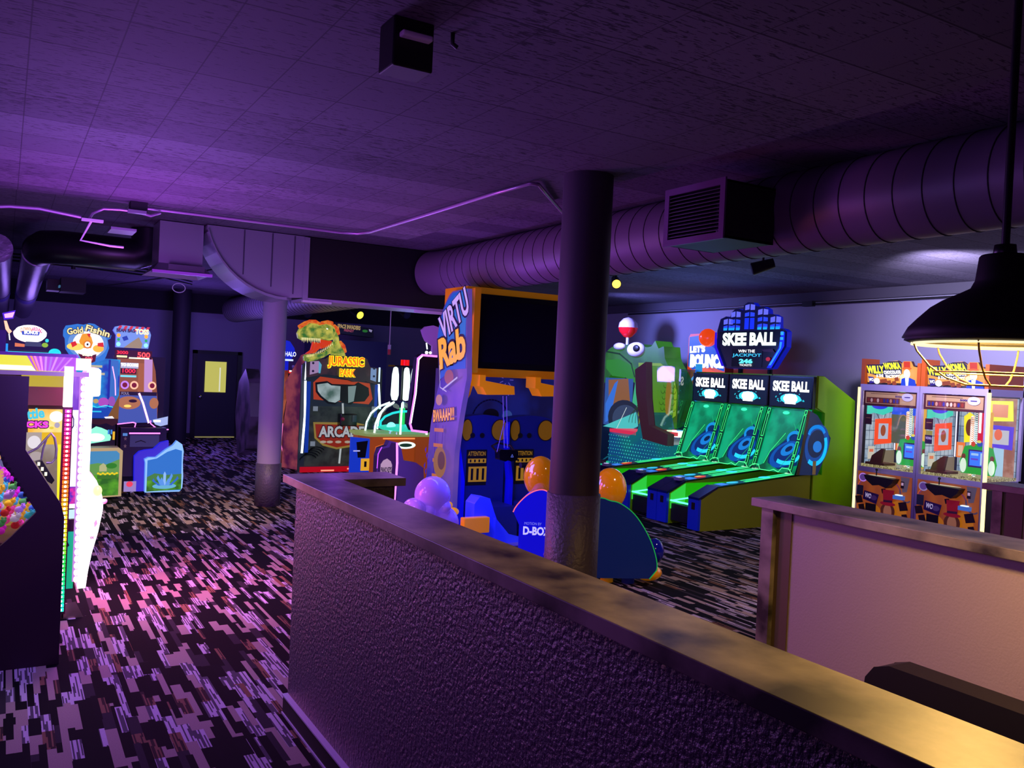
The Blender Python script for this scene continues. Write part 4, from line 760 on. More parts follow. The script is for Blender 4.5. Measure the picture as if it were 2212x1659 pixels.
# lap bar
t = thing('lap_bar', 'black lap bar reaching out from between the ride seats', 'bar', (5.0, 7.6, .9)); MB().tube([(4.66, 7.6, .96), (4.72, 7.6, .96)], .03, BLK2, 14).tube([(4.72, 7.6, .96), (4.86, 7.6, .965)], .014, CHROME, 10).tube([(4.86, 7.6, .965), (5.2, 7.6, .975)], .033, BLACK, 14).tube([(5.2, 7.6, .975), (5.75, 7.6, .99)], .016, CHROME, 10).tube([(5.75, 7.6, .99), (5.75, 8.42, .8)], .02, BLACK, 10).build('bar', t)
# VR headset on its cord
def headset(x, y, z, lbl, cord, big=1.):
    t = thing('virtual_reality_headset', lbl, 'headset', (x, y, z)); b = MB()
    b.prism([(x-.12*big, z+.05*big), (x-.10*big, z+.07*big), (x+.10*big, z+.06*big), (x+.12*big, z+.03*big), (x+.11*big, z-.05*big), (x+.03*big, z-.06*big), (x, z-.045*big), (x-.04*big, z-.06*big), (x-.11*big, z-.04*big)], 'Y', y-.05, y+.05, mat('headset_black', '#08080c', .2)); b.build('visor', t, .01)
    MB().tube([(x-.11*big, y, z+.03), (x-.12*big, y+.12, z+.09), (x, y+.2, z+.12), (x+.12*big, y+.12, z+.09), (x+.11*big, y, z+.03)], .012, BLACK, 8).build('strap', t)
    if cord: MB().tube([(x-.02, y+.02, z+.08), (x-.02, y+.1, 1.66)], .005, mat('cord_grey', '#8a88b0', .5), 6).tube([(x+.02, y+.02, z+.08), (x+.025, y+.1, 1.66)], .005, mat('cord_grey', '#8a88b0', .5), 6).tube([(x-.12, y, z+.04), (x-.02, y+.04, z+.38)], .004, mat('cord_grey', '#8a88b0', .5), 6).build('cord', t)
    A = Art((x+.04, y-.052, z), (.01, 0, 0), (0, 0, -.01), (0, -1, 0)); A.line([(-1.5, 1.2), (0, -1.6), (1.5, 1.2)], .6, E('#5a6ae0', .8), close=True); A.build('emblem', t)
headset(4.71, 7.98, 1.02, 'black headset hanging on cords before the left ride seat', True)
headset(5.78, 8.2, 1.12, 'dark headset hanging by the right ride seat, beside the big column', False, .9)
# white cloud shaped bumper cluster at left of the ride
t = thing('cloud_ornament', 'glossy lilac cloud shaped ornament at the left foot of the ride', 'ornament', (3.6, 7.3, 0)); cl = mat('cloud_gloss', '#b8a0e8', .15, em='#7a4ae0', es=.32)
b = MB()
for x, z, r in ((4.02, .60, .19), (3.82, .46, .11), (3.94, .44, .1), (4.12, .48, .09), (3.78, .25, .17), (4.0, .25, .22), (4.14, .30, .18), (4.1, .1, .2), (3.88, .08, .2)): b.ball((x*.9-.1, 7.3, max(1.93+(z-1.93)*.9, r+.01)), (r*.92, .15, r*.92), cl, 28, 16)
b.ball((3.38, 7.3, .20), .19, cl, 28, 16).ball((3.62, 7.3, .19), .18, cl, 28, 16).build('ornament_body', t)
# pods in front of the ride
def pod(loc, rz, lbl, logo):
    t = thing('ride_pod', lbl, 'ride pod', loc, rz); T = Matrix.Translation(Vector(loc)) @ Matrix.Rotation(rz, 4, 'Z')
    def W(p): return T @ Vector(p)
    out = [(-.20, .06), (-.20, .50), (-.26, .62), (-.14, .78), (.0, .84), (.10, .78), (.2, .62), (.28, .42), (.32, .2), (.28, .06)] if logo else [(-.25, .06), (-.25, .74), (-.1, .78), (.02, .74), (.14, .64), (.26, .46), (.33, .28), (.34, .16), (.28, .08)]
    out = smooth(out, 5, True, (0, 1, len(out)-1) if logo else (0, len(out)-1)); n = len(out); b = MB(); fr_ = [W((u, -.2, v)) for u, v in out]; bk = [W((u*.9, .25, v*.95)) for u, v in out]
    tr = tessellate_polygon([[Vector((u, v, 0)) for u, v in out]])
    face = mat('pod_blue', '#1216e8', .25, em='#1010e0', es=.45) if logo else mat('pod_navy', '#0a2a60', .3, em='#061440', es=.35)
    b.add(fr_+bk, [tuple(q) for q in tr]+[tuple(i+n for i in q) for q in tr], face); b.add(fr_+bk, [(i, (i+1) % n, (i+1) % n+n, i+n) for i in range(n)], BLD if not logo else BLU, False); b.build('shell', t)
    A = Art(W((0, -.2, 0)), T.to_3x3() @ Vector((.01, 0, 0)), (0, 0, -.01), T.to_3x3() @ Vector((0, -1, 0)), gap=.002)
    ed = [(u*100, -v*100) for u, v in out]
    A.line([q_ for q_ in ed if q_[1] < (-61 if logo else -20) or q_[0] > 0], 1.1 if logo else .9, E('#ff6a90', 1.) if logo else E('#1ad060', .45))
    if logo: A.text('MOTION BY', -15, -53, 1, -50.5, E('#8a8af8', .8), .0); A.text('D-BOX', -16, -49, 10, -41, E('#c8c0ff', 1.), .04)
    A.build('edge_trim', t)
    q = MB(); q.ball(W((-.02 if logo else -.1, .05, .93 if logo else .86)), (.16, .16, .20), mat('pod_yellow', '#e09008', .12, em='#c07000', es=.22, coat=1), 30, 18); q.build('headrest_dome', t)
    q = MB(); q.ball(W((.16 if logo else .36, -.12 if logo else .1, .20 if logo else .28)), (.15, .12, .15) if logo else (.09, .09, .12), mat('pod_gloss_blue', '#1018a8', .08, coat=1), 26, 14); q.build('fist_ball', t)
    q = MB(); q.ball(W((.30, .0, .09)), (.14, .10, .075), mat('pod_yellow'), 20, 10); q.build('toe', t)
    MB().tube([W((-.1, -.05, .0)), W((-.1, -.05, .08))], .06, YEL, 12).tube([W((.1, -.05, .0)), W((.1, -.05, .08))], .06, BLD, 12).build('foot', t)
rz = math.radians(-32)
pod((4.47, 6.88, 0), rz, 'bright blue ride pod with white lettering, left of the big column', True)
pod((5.05, 6.40, 0), rz, 'dark navy ride pod with yellow dome, right of the big column', False)
# ------------------------------------------------------------------ tall purple rimmed game left of the ride
t = thing('keyboard_game', 'upright game with tall dark screen and glowing purple rim', 'arcade game', (4.5, 10, 0))
A = fa('air', .0, .003)
A.slab([(898, 770), (906, 764), (944, 766), (942, 930), (926, 936), (892, 930), (886, 918), (890, 850)], mat('screen_side', '#140c18', .3), .10, D('#20142a')); A.line([(940, 767), (908, 766), (899, 774), (896, 850), (888, 915), (893, 930), (926, 934)], 4.5, E('#e070ff', 2.2)); A.line([(908, 768), (901, 776), (898, 850), (890, 914)], 2, E('#fff0ff', 3)); A.build('screen_shell', t)
A = fa('air', -.12, .003)
A.slab([(822, 1150), (822, 985), (826, 968), (842, 962), (846, 952), (862, 956), (872, 970), (878, 995), (905, 1000), (922, 1012), (925, 1050), (925, 1150)], mat('key_game_side', '#6a6488', .5), .12, D('#3a3450'))
A.poly([(824, 1150), (824, 988), (830, 970), (846, 966), (850, 956), (864, 958), (868, 1150)], E('#3a1860', .6)); A.line([(862, 958), (864, 1000), (860, 1150)], 4.5, E('#f078ff', 2.2)); A.line([(822, 1010), (823, 980), (830, 966)], 2, E('#c050ff', 1.5)); A.poly([(829, 1030), (829, 1002), (834, 994), (842, 990), (850, 996), (853, 1004), (852, 1030)], E('#c8a0c8', .8)); A.text('PIANO KEYS', 830, 1008, 852, 1020, D('#180c28'), .04)
A.poly([(828, 1035), (850, 1035), (850, 1100), (826, 1100)], E('#8a28c8', .8)); A.line([(828, 1100), (828, 1036), (850, 1036), (850, 1100)], 2, E('#ffb0ff', 1.6)); A.line([(834, 1090), (840, 1060), (846, 1090)], 2.5, E('#e0a8a0', .8)); A.build('console', t)
A = fa('air', .25, .003)
A.slab([(905, 712), (913, 704), (930, 700), (945, 704), (945, 764), (930, 764), (930, 745), (915, 735), (910, 726)], mat('shell_lilac', '#a07ab8', .4, em='#8a50b0', es=.25), .05); A.line([(916, 740), (918, 752)], 3, E('#f0ffff', 2)); A.ell(917, 760, 3.5, 3.5, E('#ffffff', 2.5)); A.ell(925, 760, 3, 3, E('#ffffff', 2.5)); A.build('scallop_topper', t)
# ------------------------------------------------------------------ red game behind the ride
t = thing('tower_prize_game', 'red lit game with striped platform seen behind the ride', 'arcade game', (7.4, 11.5, 0))
A = fa('red', 0, .003)
A.slab([(1112, 1067), (1112, 840), (1124, 812), (1150, 804), (1214, 806), (1216, 1067)], mottled('red_game', '#c02840', '#8a2860', 3, .7), .7, D('#8a1424'))
A.rect(1118, 830, 1206, 1050, E('#8a3aa8', .6)); A.poly([(1128, 815), (1195, 815), (1198, 892), (1124, 886)], E('#ff3a3a', 1.2)); A.poly([(1134, 818), (1192, 822), (1192, 886), (1133, 880)], E('#38a8c8', .9)); A.poly([(1134, 818), (1156, 819), (1134, 838)], E('#e8e030', 1.))
for k, x in enumerate((1143, 1152, 1162, 1172, 1182)):
    for j in range(10-(k % 2)): A.ell(x, 874-j*4.4, 3.6, 2., D('#3a4028' if j % 2 else '#6a6a40'), 8, keep=True)
A.k += 1
for k in range(6): A.poly([(1128+k*7, 910), (1131+k*7, 910), (1150+k*3.4, 888), (1148+k*3.4, 888)], E('#ffffff', 1.3), True)
A.k += 1; A.rect(1205, 810, 1210, 1000, E('#fff0ff', 2.4)); A.poly([(1170, 920), (1216, 915), (1216, 940), (1178, 944)], E('#f0e020', .9)); A.poly([(1178, 930), (1216, 926), (1216, 1000), (1180, 1000)], E('#1a28d0', .9)); A.poly([(1190, 905), (1216, 908), (1216, 916), (1180, 915)], E('#ff4a5a', 1)); A.poly([(1183, 945), (1200, 943), (1204, 960), (1186, 962)], E('#ff6a30', .9)); A.rect(1186, 968, 1194, 1010, E('#4a6af0', .8)); A.build('cabinet_front', t)
# ------------------------------------------------------------------ domed game
t = thing('dome_game', 'domed game with white neon arches and lit towers on top', 'arcade game', (5.7, 13.8, 0))
MB().prism([(5.32, 13.45), (6.65, 13.45), (6.9, 13.8), (6.65, 14.35), (5.32, 14.35), (5.2, 13.8)], 'Z', 0, .74, mat('dome_base', '#a85a30', .5, em='#c05a20', es=.3)).build('base', t)
MB().prism([(5.26, 13.40), (6.75, 13.40), (7.0, 13.8), (6.7, 14.4), (5.26, 14.4), (5.14, 13.8)], 'Z', .74, .78, E('#a8b870', .5)).build('rim', t)
MB().lathe([(.62, 0), (.60, .15), (.53, .3), (.4, .42), (.22, .5), (.02, .53)], (6.06, 13.95, .78), glass('dome_clear', '#d8f8f8', .1), 36).build('dome', t)
nb = MB()
for k in range(8):
    a = k*math.pi/4+.35; nb.tube([(6.06+math.cos(a)*r, 13.95+math.sin(a)*r, .78+h) for r, h in ((.63, 0), (.61, .15), (.54, .31), (.41, .43), (.22, .51))], .017, E('#e8fff8', 2.2), 8)
nb.build('neon_arch', t)
MB().ball((6.06, 13.95, .85), (.42, .42, .06), E('#30e0c0', 1.)).tube([(6.06, 13.95, .82), (6.06, 13.95, 1.2)], .05, E('#20d060', 1.3)).ball((6.26, 13.8, .9), .09, E('#ff5a40', 1.2)).ball((5.8, 13.8, .88), .08, E('#a0f8ff', 1.6)).tube([(6.06+.38*math.cos(a*.35), 13.95+.1*math.sin(a), .85+.3*math.sin(a*.35)) for a in range(10)], .02, E('#28d8d8', 1.4), 8).build('dome_scenery', t)
for x in (5.88, 6.09, 6.24): MB().lathe([(.0, 0), (.045, .01), (.07, .1), (.06, .45), (.04, .57), (0, .6)], (x, 13.9, 1.33), E('#e0fff4', 1.7), 18).build('lit_tower', t)
MB().box((5.8, 13.75, 1.92), (6.38, 14.05, 1.95), BLACK).box((5.97, 13.8, 1.34), (5.99, 13.84, 1.92), BLACK).tube([(6.05, 13.9, 1.95), (6.05, 13.9, 2.05)], .075, mat('beacon_red', '#c01010', .3, em='#ff1010', es=.8), 16).build('beacon', t)
A = fa('dome', -.1, .003)
A.slab([(763, 944), (802, 948), (803, 1060), (763, 1060)], E('#1438d0', .8), .05); A.rect(785, 990, 803, 1016, E('#e8a828', .9)); A.poly([(774, 955), (798, 952), (794, 988), (778, 988)], BLACK); A.rect(792, 996, 797, 1008, BLACK); A.rect(768, 972, 782, 975, E('#b0b0ff', .8)); A.build('ticket_unit', t)
A = fa('dome', -.02, .003); A.rect(803, 950, 900, 1060, E('#b04a18', .6)); A.poly([(815, 965), (835, 958), (850, 965), (850, 985), (812, 985)], E('#ff7a20', .9)); A.rect(830, 946, 900, 949, E('#ff9050', 1.2)); A.ell(880, 962, 22, 8, E('#dff0e8', 1.3)); A.ell(880, 962, 14, 4, E('#1a3a30', .8)); A.build('front_graphic', t)
# ------------------------------------------------------------------ dinosaur shooting game
t = thing('dinosaur_game', 'wide cabinet game topped by a roaring dinosaur head', 'arcade game', (5.2, 14.8, 0))
MB().box((4.62, 14.85, 0), (6.02, 15.85, 1.86), mat('dino_cab', '#20242c', .5)).build('cabinet', t)
# flared side panel turned toward the camera
b = MB(); sd = [(4.62, 14.8), (4.36, 15.35)]
pr = [(0, 0), (0, 2.1), (.35, 2.05), (1, 1.55), (.9, 1.2), (1, .8), (1, .02)]
b.add([(4.62-.26*u, 14.84+.5*u, z) for u, z in pr]+[(4.66-.26*u, 14.90+.5*u, z) for u, z in pr], [(0, 6, 5, 4, 3, 2, 1), (7, 8, 9, 10, 11, 12, 13)]+[(i, (i+1) % 7, (i+1) % 7+7, i+7) for i in range(7)], mottled('dino_side', '#5a1a48', '#a84a58', 3, .6)); b.build('side_panel', t)
A = fa('jur', 0, .004)
A.slab([(652, 1022), (652, 792), (662, 782), (800, 792), (812, 800), (818, 860), (824, 1022)], E('#16202c', .9), .05)
A.rect(664, 878, 814, 1006, mottled('jungle_print', '#1c2820', '#38423c', 5, .5)); A.poly([(676, 828), (690, 815), (798, 826), (806, 860), (798, 872), (678, 864)], E('#b8401c', .75))
A.poly([(680, 828), (705, 824), (716, 830), (764, 830), (772, 824), (796, 836), (798, 852), (788, 866), (764, 868), (758, 874), (744, 870), (732, 866), (724, 874), (708, 872), (690, 858), (682, 848)], BLACK)
gl = mottled('screen_scene', '#4a6a60', '#b0c4c8', 3, .7); A.poly([(684, 832), (706, 828), (714, 833), (734, 834), (734, 864), (724, 870), (710, 868), (694, 856), (686, 846)], gl); A.poly([(750, 834), (768, 832), (764, 866), (752, 870)], E('#7a9090', .8))
A.line([(740, 872), (743, 910), (738, 1000)], 4, E('#b8c0c4', .8))
for k in range(5): A.arc(672+k*4, 995-k*4, 18, 14, 190, 330, 2.2, D('#1a3824'))
A.poly([(678, 912), (770, 912), (788, 916), (786, 950), (768, 964), (730, 970), (700, 962), (682, 946)], E('#9a8038', .7)); A.poly([(682, 916), (784, 918), (782, 948), (764, 960), (730, 966), (702, 958), (686, 944)], E('#8a2410', .8)); A.text('ARCADE', 688, 918, 790, 946, D('#101418'), .09); A.text('ARCADE', 690, 920, 788, 944, E('#a8acb4', .9), .04)
for x in (700, 714, 732, 752): A.ell(x, 954, 7, 3, E('#b8a898', .7), 8)
A.line([(657, 826), (659, 900), (656, 976)], 4.6, E('#d8e8ff', 3)); A.line([(815, 828), (820, 880)], 4.6, E('#d8e8ff', 2.4)); A.line([(657, 786), (656, 822)], 3, E('#e8f0ff', 1.8)); A.rect(813, 790, 817, 822, E('#c8e0ff', 1.2)); A.rect(660, 826, 668, 976, E('#0a3ab0', .7)); A.rect(806, 828, 813, 900, E('#0a3ab0', .7))
A.rect(652, 1006, 824, 1022, E('#b00818', .9)); A.rect(696, 1013, 724, 1016, E('#ff8a70', 1.6)); A.rect(752, 1010, 780, 1013, E('#ff8a70', 1.6))
for x, y in ((674, 878), (800, 876), (671, 952)): A.rect(x, y, x+10, y+10, E('#7a8494', .8))
A.build('front_graphic', t)
g = MB().box((5.16, 14.60, .82), (5.48, 14.76, 1.04), mat('gun_pod', '#0a0a0e', .25)).build('gun_holder', t, .02); MB().ball((5.2, 14.58, .95), .035, mat('pod_pink', '#c03a50', .3)).box((5.38, 14.585, .9), (5.46, 14.6, 1.02), mat('gun_window', '#3a4048', .2)).build('gun_window', g)
A = fa('jur', -.12, .004)
A.slab([(660, 782), (700, 776), (712, 768), (790, 772), (798, 790), (816, 792), (814, 828), (790, 822), (762, 824), (728, 812), (700, 810), (662, 818)], mottled('stone_marquee', '#2c2028', '#4a3038', 5, .6), .1, D('#181014')); A.poly([(668, 784), (686, 782), (688, 806), (668, 812)], E('#a888b8', .8)); A.poly([(799, 792), (812, 793), (812, 822), (799, 818)], E('#7a98c8', .8))
A.poly([(686, 782), (692, 790), (690, 808), (686, 808)], E('#58a8c8', .9))
for y in (787, 804): A.ell(674, y, 2.5, 2.5, D('#3a2a48')) ; A.ell(806, y+6, 2.5, 2.5, D('#203050'))
A.text('JURASSIC', 703, 769, 784, 797, E('#ffe010', 1.4), .12); A.text('JURASSIC', 704, 770, 783, 796, E('#ff6a10', 1.3), .03); A.text('PARK', 729, 796, 765, 814, E('#ffe010', 1.4), .12); A.text('PARK', 730, 797, 764, 813, E('#f07a08', 1.3), .03); mqo = A.build('marquee', t)
# dinosaur head: solid, round skull and jaw
dn = MB(); sk = mottled('dino_skin', '#3a7a30', '#d8d058', 9, .75, lo=.35, hi=.65); ro_ = mottled('dino_ridge', '#e04818', '#f08a30', 14, .8); mo_ = E('#e03a18', .8)
def jp(px_, py_): k = 14.7/14.8; return (5.210*k+(px_-735)*.00864*k, 1.93+(1.395-1.93)*k-(py_-850)*.00832*k)
def puff(out_, y0_, th, m, mb):
    # outline inflated into a rounded solid
    c_ = [sum(p[i] for p in out_)/len(out_) for i in (0, 1)]; n = len(out_); rings = [(1, 0), (.93, .5), (.72, .85), (.4, 1)]
    vs = []; fs = []
    for s_, d in rings: vs += [(c_[0]+(p[0]-c_[0])*s_, y0_-th*d, c_[1]+(p[1]-c_[1])*s_) for p in out_]
    vs.append((c_[0], y0_-th*1.03, c_[1])); bk0 = len(vs); vs += [(p[0], y0_+.06, p[1]) for p in out_]
    for r in range(len(rings)-1):
        for i in range(n): fs.append((r*n+i, r*n+(i+1) % n, (r+1)*n+(i+1) % n, (r+1)*n+i))
    for i in range(n): fs.append((3*n+i, 3*n+(i+1) % n, bk0-1)); fs.append((i, (i+1) % n, bk0+(i+1) % n, bk0+i))
    mb.add(vs, fs, m, True)
upper = [jp(*p) for p in [(638, 726), (642, 716), (650, 708), (660, 703), (672, 703), (682, 706), (694, 702), (706, 704), (714, 710), (718, 722), (716, 734), (704, 738), (690, 736), (680, 734), (664, 738), (648, 740), (640, 736)]]
neck = [jp(*p) for p in [(706, 704), (716, 712), (722, 724), (725, 740), (731, 752), (738, 762), (742, 770), (716, 768), (706, 762), (716, 750), (718, 738), (714, 724)]]
jaw = [jp(*p) for p in [(653, 774), (654, 782), (662, 785), (676, 782), (694, 774), (708, 764), (718, 750), (716, 738), (711, 742), (708, 752), (696, 762), (680, 770), (664, 774), (656, 770)]]
puff(neck, 14.72, .16, sk, dn); puff(jaw, 14.66, .12, sk, dn); puff(upper, 14.66, .22, sk, dn); hd = dn.build('dinosaur_head', t)
mm = MB(); puff([jp(*p) for p in [(688, 736), (712, 738), (710, 748), (690, 756)]], 14.70, .05, mo_, mm); puff([jp(*p) for p in [(672, 742), (688, 744), (688, 754), (676, 766), (658, 768), (668, 760)]], 14.68, .05, mo_, mm); mm.build('mouth', hd)
rg = MB()
for a, b_ in (((640, 714), (660, 702)), ((660, 701), (682, 705)), ((686, 703), (708, 701)), ((712, 706), (722, 722)), ((726, 740), (738, 760))):
    q0, q1 = jp(*a), jp(*b_); rg.tube([(q0[0], 14.64, q0[1]), ((q0[0]+q1[0])/2, 14.58, (q0[1]+q1[1])/2+.02), (q1[0], 14.64, q1[1])], .04, ro_, 8)
rg.build('ridge', hd)
tm = MB(); ivory = E('#f0e8a0', .9)
for k in range(11):
    q = jp(643+k*3.6, 735-(.12*k if k < 5 else 0)); tm.lathe([(.014, 0), (.011, -.03), (0, -.075-.02*(k % 2))], (q[0], 14.50, q[1]), ivory, 6)
for k in range(16):
    q = jp(656+k*3.4, 775-(k**1.55)*.42); tm.lathe([(.011, 0), (.008, .02), (0, .055)], (q[0], 14.55, q[1]), ivory, 6)
tm.build('teeth', hd); q = jp(690, 715); MB().ball((q[0], 14.47, q[1]), (.045, .03, .03), E('#fff0e0', 1.5)).build('eye', hd); q = jp(702, 718); MB().ball((q[0], 14.5, q[1]), (.06, .03, .06), mat('dino_dark_green', '#0a6a30', .5, em='#0a8038', es=.4)).build('cheek', hd)
# ------------------------------------------------------------------ neighbouring game behind the grey column
t = thing('orange_side_game', 'tall game with orange side and green screen between column and dinosaur game', 'arcade game', (4.4, 15.9, 0))
A = fa('halo', 0, .004)
A.slab([(608, 1005), (606, 792), (616, 795), (624, 800), (650, 800), (650, 1005)], E('#120a18', .9), .9, D('#1a0c24')); A.poly([(606, 1005), (606, 794), (620, 798), (621, 850), (614, 900), (613, 1000)], mottled('orange_side', '#8a3018', '#c86848', 3, .6)); A.rect(622, 825, 642, 905, mottled('green_screen', '#4a8a68', '#90c8a0', 6, .8)); A.rect(618, 919, 644, 922, E('#ff4a20', 1.3)); A.line([(613, 915), (611, 960), (620, 995)], 1.6, E('#ff78c0', 1.2)); A.rect(621, 800, 645, 806, E('#ff2818', 1.6)); A.rect(622, 800, 634, 803, E('#ffffff', 1.6)); A.rect(624, 930, 648, 990, BLACK)
for k in range(4): A.poly([(614+k*6, 1003), (617+k*6, 990), (620+k*6, 990), (617+k*6, 1003)], E('#d88a20', .7))
A.slab([(606, 742), (612, 736), (620, 738), (630, 752), (632, 764), (624, 776), (606, 778)], E('#0a20d0', .9), .1); A.text('HALO', 610, 760, 634, 770, E('#e0e8ff', 1.4), .02); A.rect(610, 776, 628, 780, E('#c8d8ff', 1.2)); A.rect(606, 780, 618, 800, E('#0a1ad0', .9)); A.build('cabinet_front', t)
MB().prism([(15.9, .3), (16.6, .1), (16.9, .9), (16.7, 1.5), (16.2, 1.76), (15.9, 1.5), (15.7, .9)], 'X', 3.86, 4.1, mottled('dark_game_side', '#0e0a18', '#38205a', 3, .4)).build('rear_wing', t)
# far wall game
t = thing('wall_shooter_game', 'large dark game with dim title board at the far wall', 'arcade game', (7.2, 19.5, 0))
MB().box((6.2, 19.5, 0), (8.0, 20.3, 2.5), mat('navy_panel', '#15103a', .5, em='#100a3a', es=.3)).build('body', t)
A = fa('space', -.02, .004); A.slab([(722, 699), (806, 708), (808, 727), (722, 722)], D('#120c14', .4), .3); A.text('SPACE INVADERS', 729, 703, 778, 712, E('#b89a68', .8), .04, rot=2); A.text('FRENZY', 743, 713, 764, 718, E('#c85a78', .6), .02, rot=2); A.ell(788, 714, 6, 3, E('#2a7a28', .6)); A.poly([(796, 709), (804, 711), (802, 716), (797, 714)], E('#9a90c0', .7)); A.build('title_board', t)

# ------------------------------------------------------------------ left row: clown, fish bowl and toss games
t = thing('marquee_game', 'game with glowing oval light bulb sign over the prize machine', 'arcade game', (.2, 10.9, 0))
MB().box((-.05, 10.6, 0), (.55, 11.4, 1.92), mat('marquee_game_cab', '#1a1434', .5)).box((-.02, 10.52, 1.86), (.5, 10.6, 1.9), E('#20d8e8', 1.6)).box((-.06, 10.5, 1.72), (.03, 10.6, 1.98), E('#108af0', 1.3)).ball((.47, 10.55, 1.9), (.06, .05, .05), E('#20d0e0', 1.3)).build('cabinet', t)
A = fa('clown', 0, .003); oval = [(65+36*math.cos(a*math.pi/16)+random.uniform(-1, 1), 721+19*math.sin(a*math.pi/16)) for a in range(32)]
A.slab(oval, E('#ffffff', 2.2), .08, E('#ffa0d0', 1.5)); A.ell(66, 716, 24, 10, E('#f8e8f8', 1.4)); A.text("CLOWN'N", 43, 706, 68, 716, E('#e8a020', 1.1), .03, bend=3, rot=-4); A.text('AROUND', 68, 706, 92, 715, E('#e03a80', 1.1), .03, bend=3, rot=8); A.poly([(46, 716), (86, 716), (84, 724), (48, 724)], E('#2a50c8', 1)); A.text('BONUS', 52, 714, 82, 722, E('#ffffff', 1.8), .04); A.rect(54, 725, 82, 738, E('#ffffff', 2)); A.poly([(56, 738), (88, 738), (92, 748), (54, 748)], E('#3a4a70', .8)); A.poly([(33, 742), (54, 744), (54, 750), (33, 750)], E('#f08050', .9)); A.ell(98, 744, 7, 5, E('#98c820', .9)); A.ell(102, 734, 4, 4, E('#20d8e8', 1.1)); A.build('oval_sign', t)
t = thing('purple_sign_game', 'lit purple slanted sign and orange arm at the left edge', 'sign', (-.1, 10.4, 0))
A = fa('clown', -.4, .003); A.slab([(4, 680), (32, 672), (28, 690), (8, 694)], E('#4a20e0', 1), .05); A.poly([(8, 682), (30, 676), (26, 688), (10, 690)], E('#ffa0e8', 1.6)); A.poly([(8, 696), (14, 696), (20, 712), (26, 718), (20, 724), (12, 714)], E('#ffb090', 1.7)); A.line([(20, 724), (22, 736)], 2.4, E('#f8ffff', 1.8)); A.slab([(-6, 716), (14, 716), (14, 1000), (-6, 1000)], E('#1a0a70', .7), .1); A.build('sign_face', t)

t = thing('fish_bowl_game', 'blue fish bowl game with grinning goldfish topper', 'arcade game', (1.05, 12.9, 0))
MB().box((.55, 12.95, 0), (1.30, 13.9, 1.74), mat('bowl_cab', '#12102a', .5)).build('cabinet', t)
A = fa('gold', 0, .003)
A.slab([(150, 905), (150, 770), (262, 774), (262, 905)], mottled('deep_sea', '#0838b8', '#18a8e8', 3, .95), .05, D('#0a1a4a')); A.rect(236, 775, 241, 880, E('#0a28a0', 1)); A.rect(241, 776, 258, 876, E('#3a78d8', .8)); A.line([(245, 790), (252, 820), (254, 852)], 2.4, E('#f8a8f8', 1.6)); A.ell(228, 868, 12, 10, E('#b850c8', .9)); A.ell(246, 866, 8, 11, E('#a858c8', .8)); A.ell(211, 866, 6, 5, E('#c8a868', .9)); A.line([(184, 878), (200, 875), (214, 880), (232, 875), (252, 879)], 1.5, E('#30e8f8', 1.3)); A.rect(150, 880, 262, 905, E('#0a48b8', .9)); A.rect(188, 887, 224, 890, E('#28c8f0', 1.))
for x, y, w_ in ((190, 788, 32), (194, 804, 34), (200, 820, 12), (200, 834, 14)): A.rect(x, y, x+w_, y+5, E('#c8c0a0', .9))
A.poly([(238, 900), (252, 872), (262, 850), (262, 906), (232, 906)], E('#8a5a1a', .8)); A.poly([(230, 900), (248, 898), (254, 904), (236, 905)], E('#fff0ff', 1.4)); A.build('sea_panel', t)
A = fa('gold', -.06, .003)
A.slab([(136, 716), (141, 706), (152, 704), (165, 701), (178, 702), (190, 698), (202, 699), (214, 706), (228, 713), (240, 722), (238, 729), (232, 732), (236, 750), (230, 768), (226, 776), (208, 782), (204, 788), (184, 784), (174, 770), (152, 770), (142, 756), (140, 734), (136, 728)], E('#2a78d8', 1.), .08, E('#3a70d0', .9)); A.ell(189, 742, 43, 34, E('#6a9ae0', .95)); A.ell(190, 744, 34, 29, E('#f8f4f0', 1.2)); A.poly([(170, 738), (176, 722), (190, 720), (196, 728), (200, 740), (196, 752), (176, 752)], E('#f8a010', 1.)); A.ell(162, 750, 18, 8, E('#ffd860', 1.1)); A.ell(212, 752, 12, 8, E('#ffb830', 1.1)); A.poly([(186, 722), (194, 720), (192, 730)], E('#d82818', 1)); A.poly([(152, 742), (162, 738), (166, 746), (156, 752)], E('#e02818', 1)); A.poly([(210, 740), (222, 738), (224, 748), (210, 747)], E('#e02818', 1)); A.ell(188, 744, 9, 9, E('#e88008', 1)); A.ell(188, 744, 6, 6, E('#ffffff', 1.5)); A.ell(188, 744, 2.2, 2.6, BLACK); A.poly([(168, 764), (190, 770), (208, 764), (206, 780), (198, 784), (180, 782)], E('#5a1010', .9)); [A.rect(178+k*4.4, 764, 181.6+k*4.4, 769, E('#fff0d0', 1.3), True) for k in range(5)]; A.text('500', 184, 771, 200, 779, E('#ff5060', 1.6), .03)
A.text('Gold', 142, 708, 178, 724, D('#5a4a20'), .1, rot=-10); A.text('Gold', 143, 709, 177, 723, E('#f0e0a0', 1.2), .03, rot=-10); A.text('Fishin', 181, 706, 238, 722, D('#5a4a20'), .1, rot=13); A.text('Fishin', 182, 707, 236, 721, E('#f0e0a0', 1.2), .03, rot=13); A.build('goldfish_topper', t)
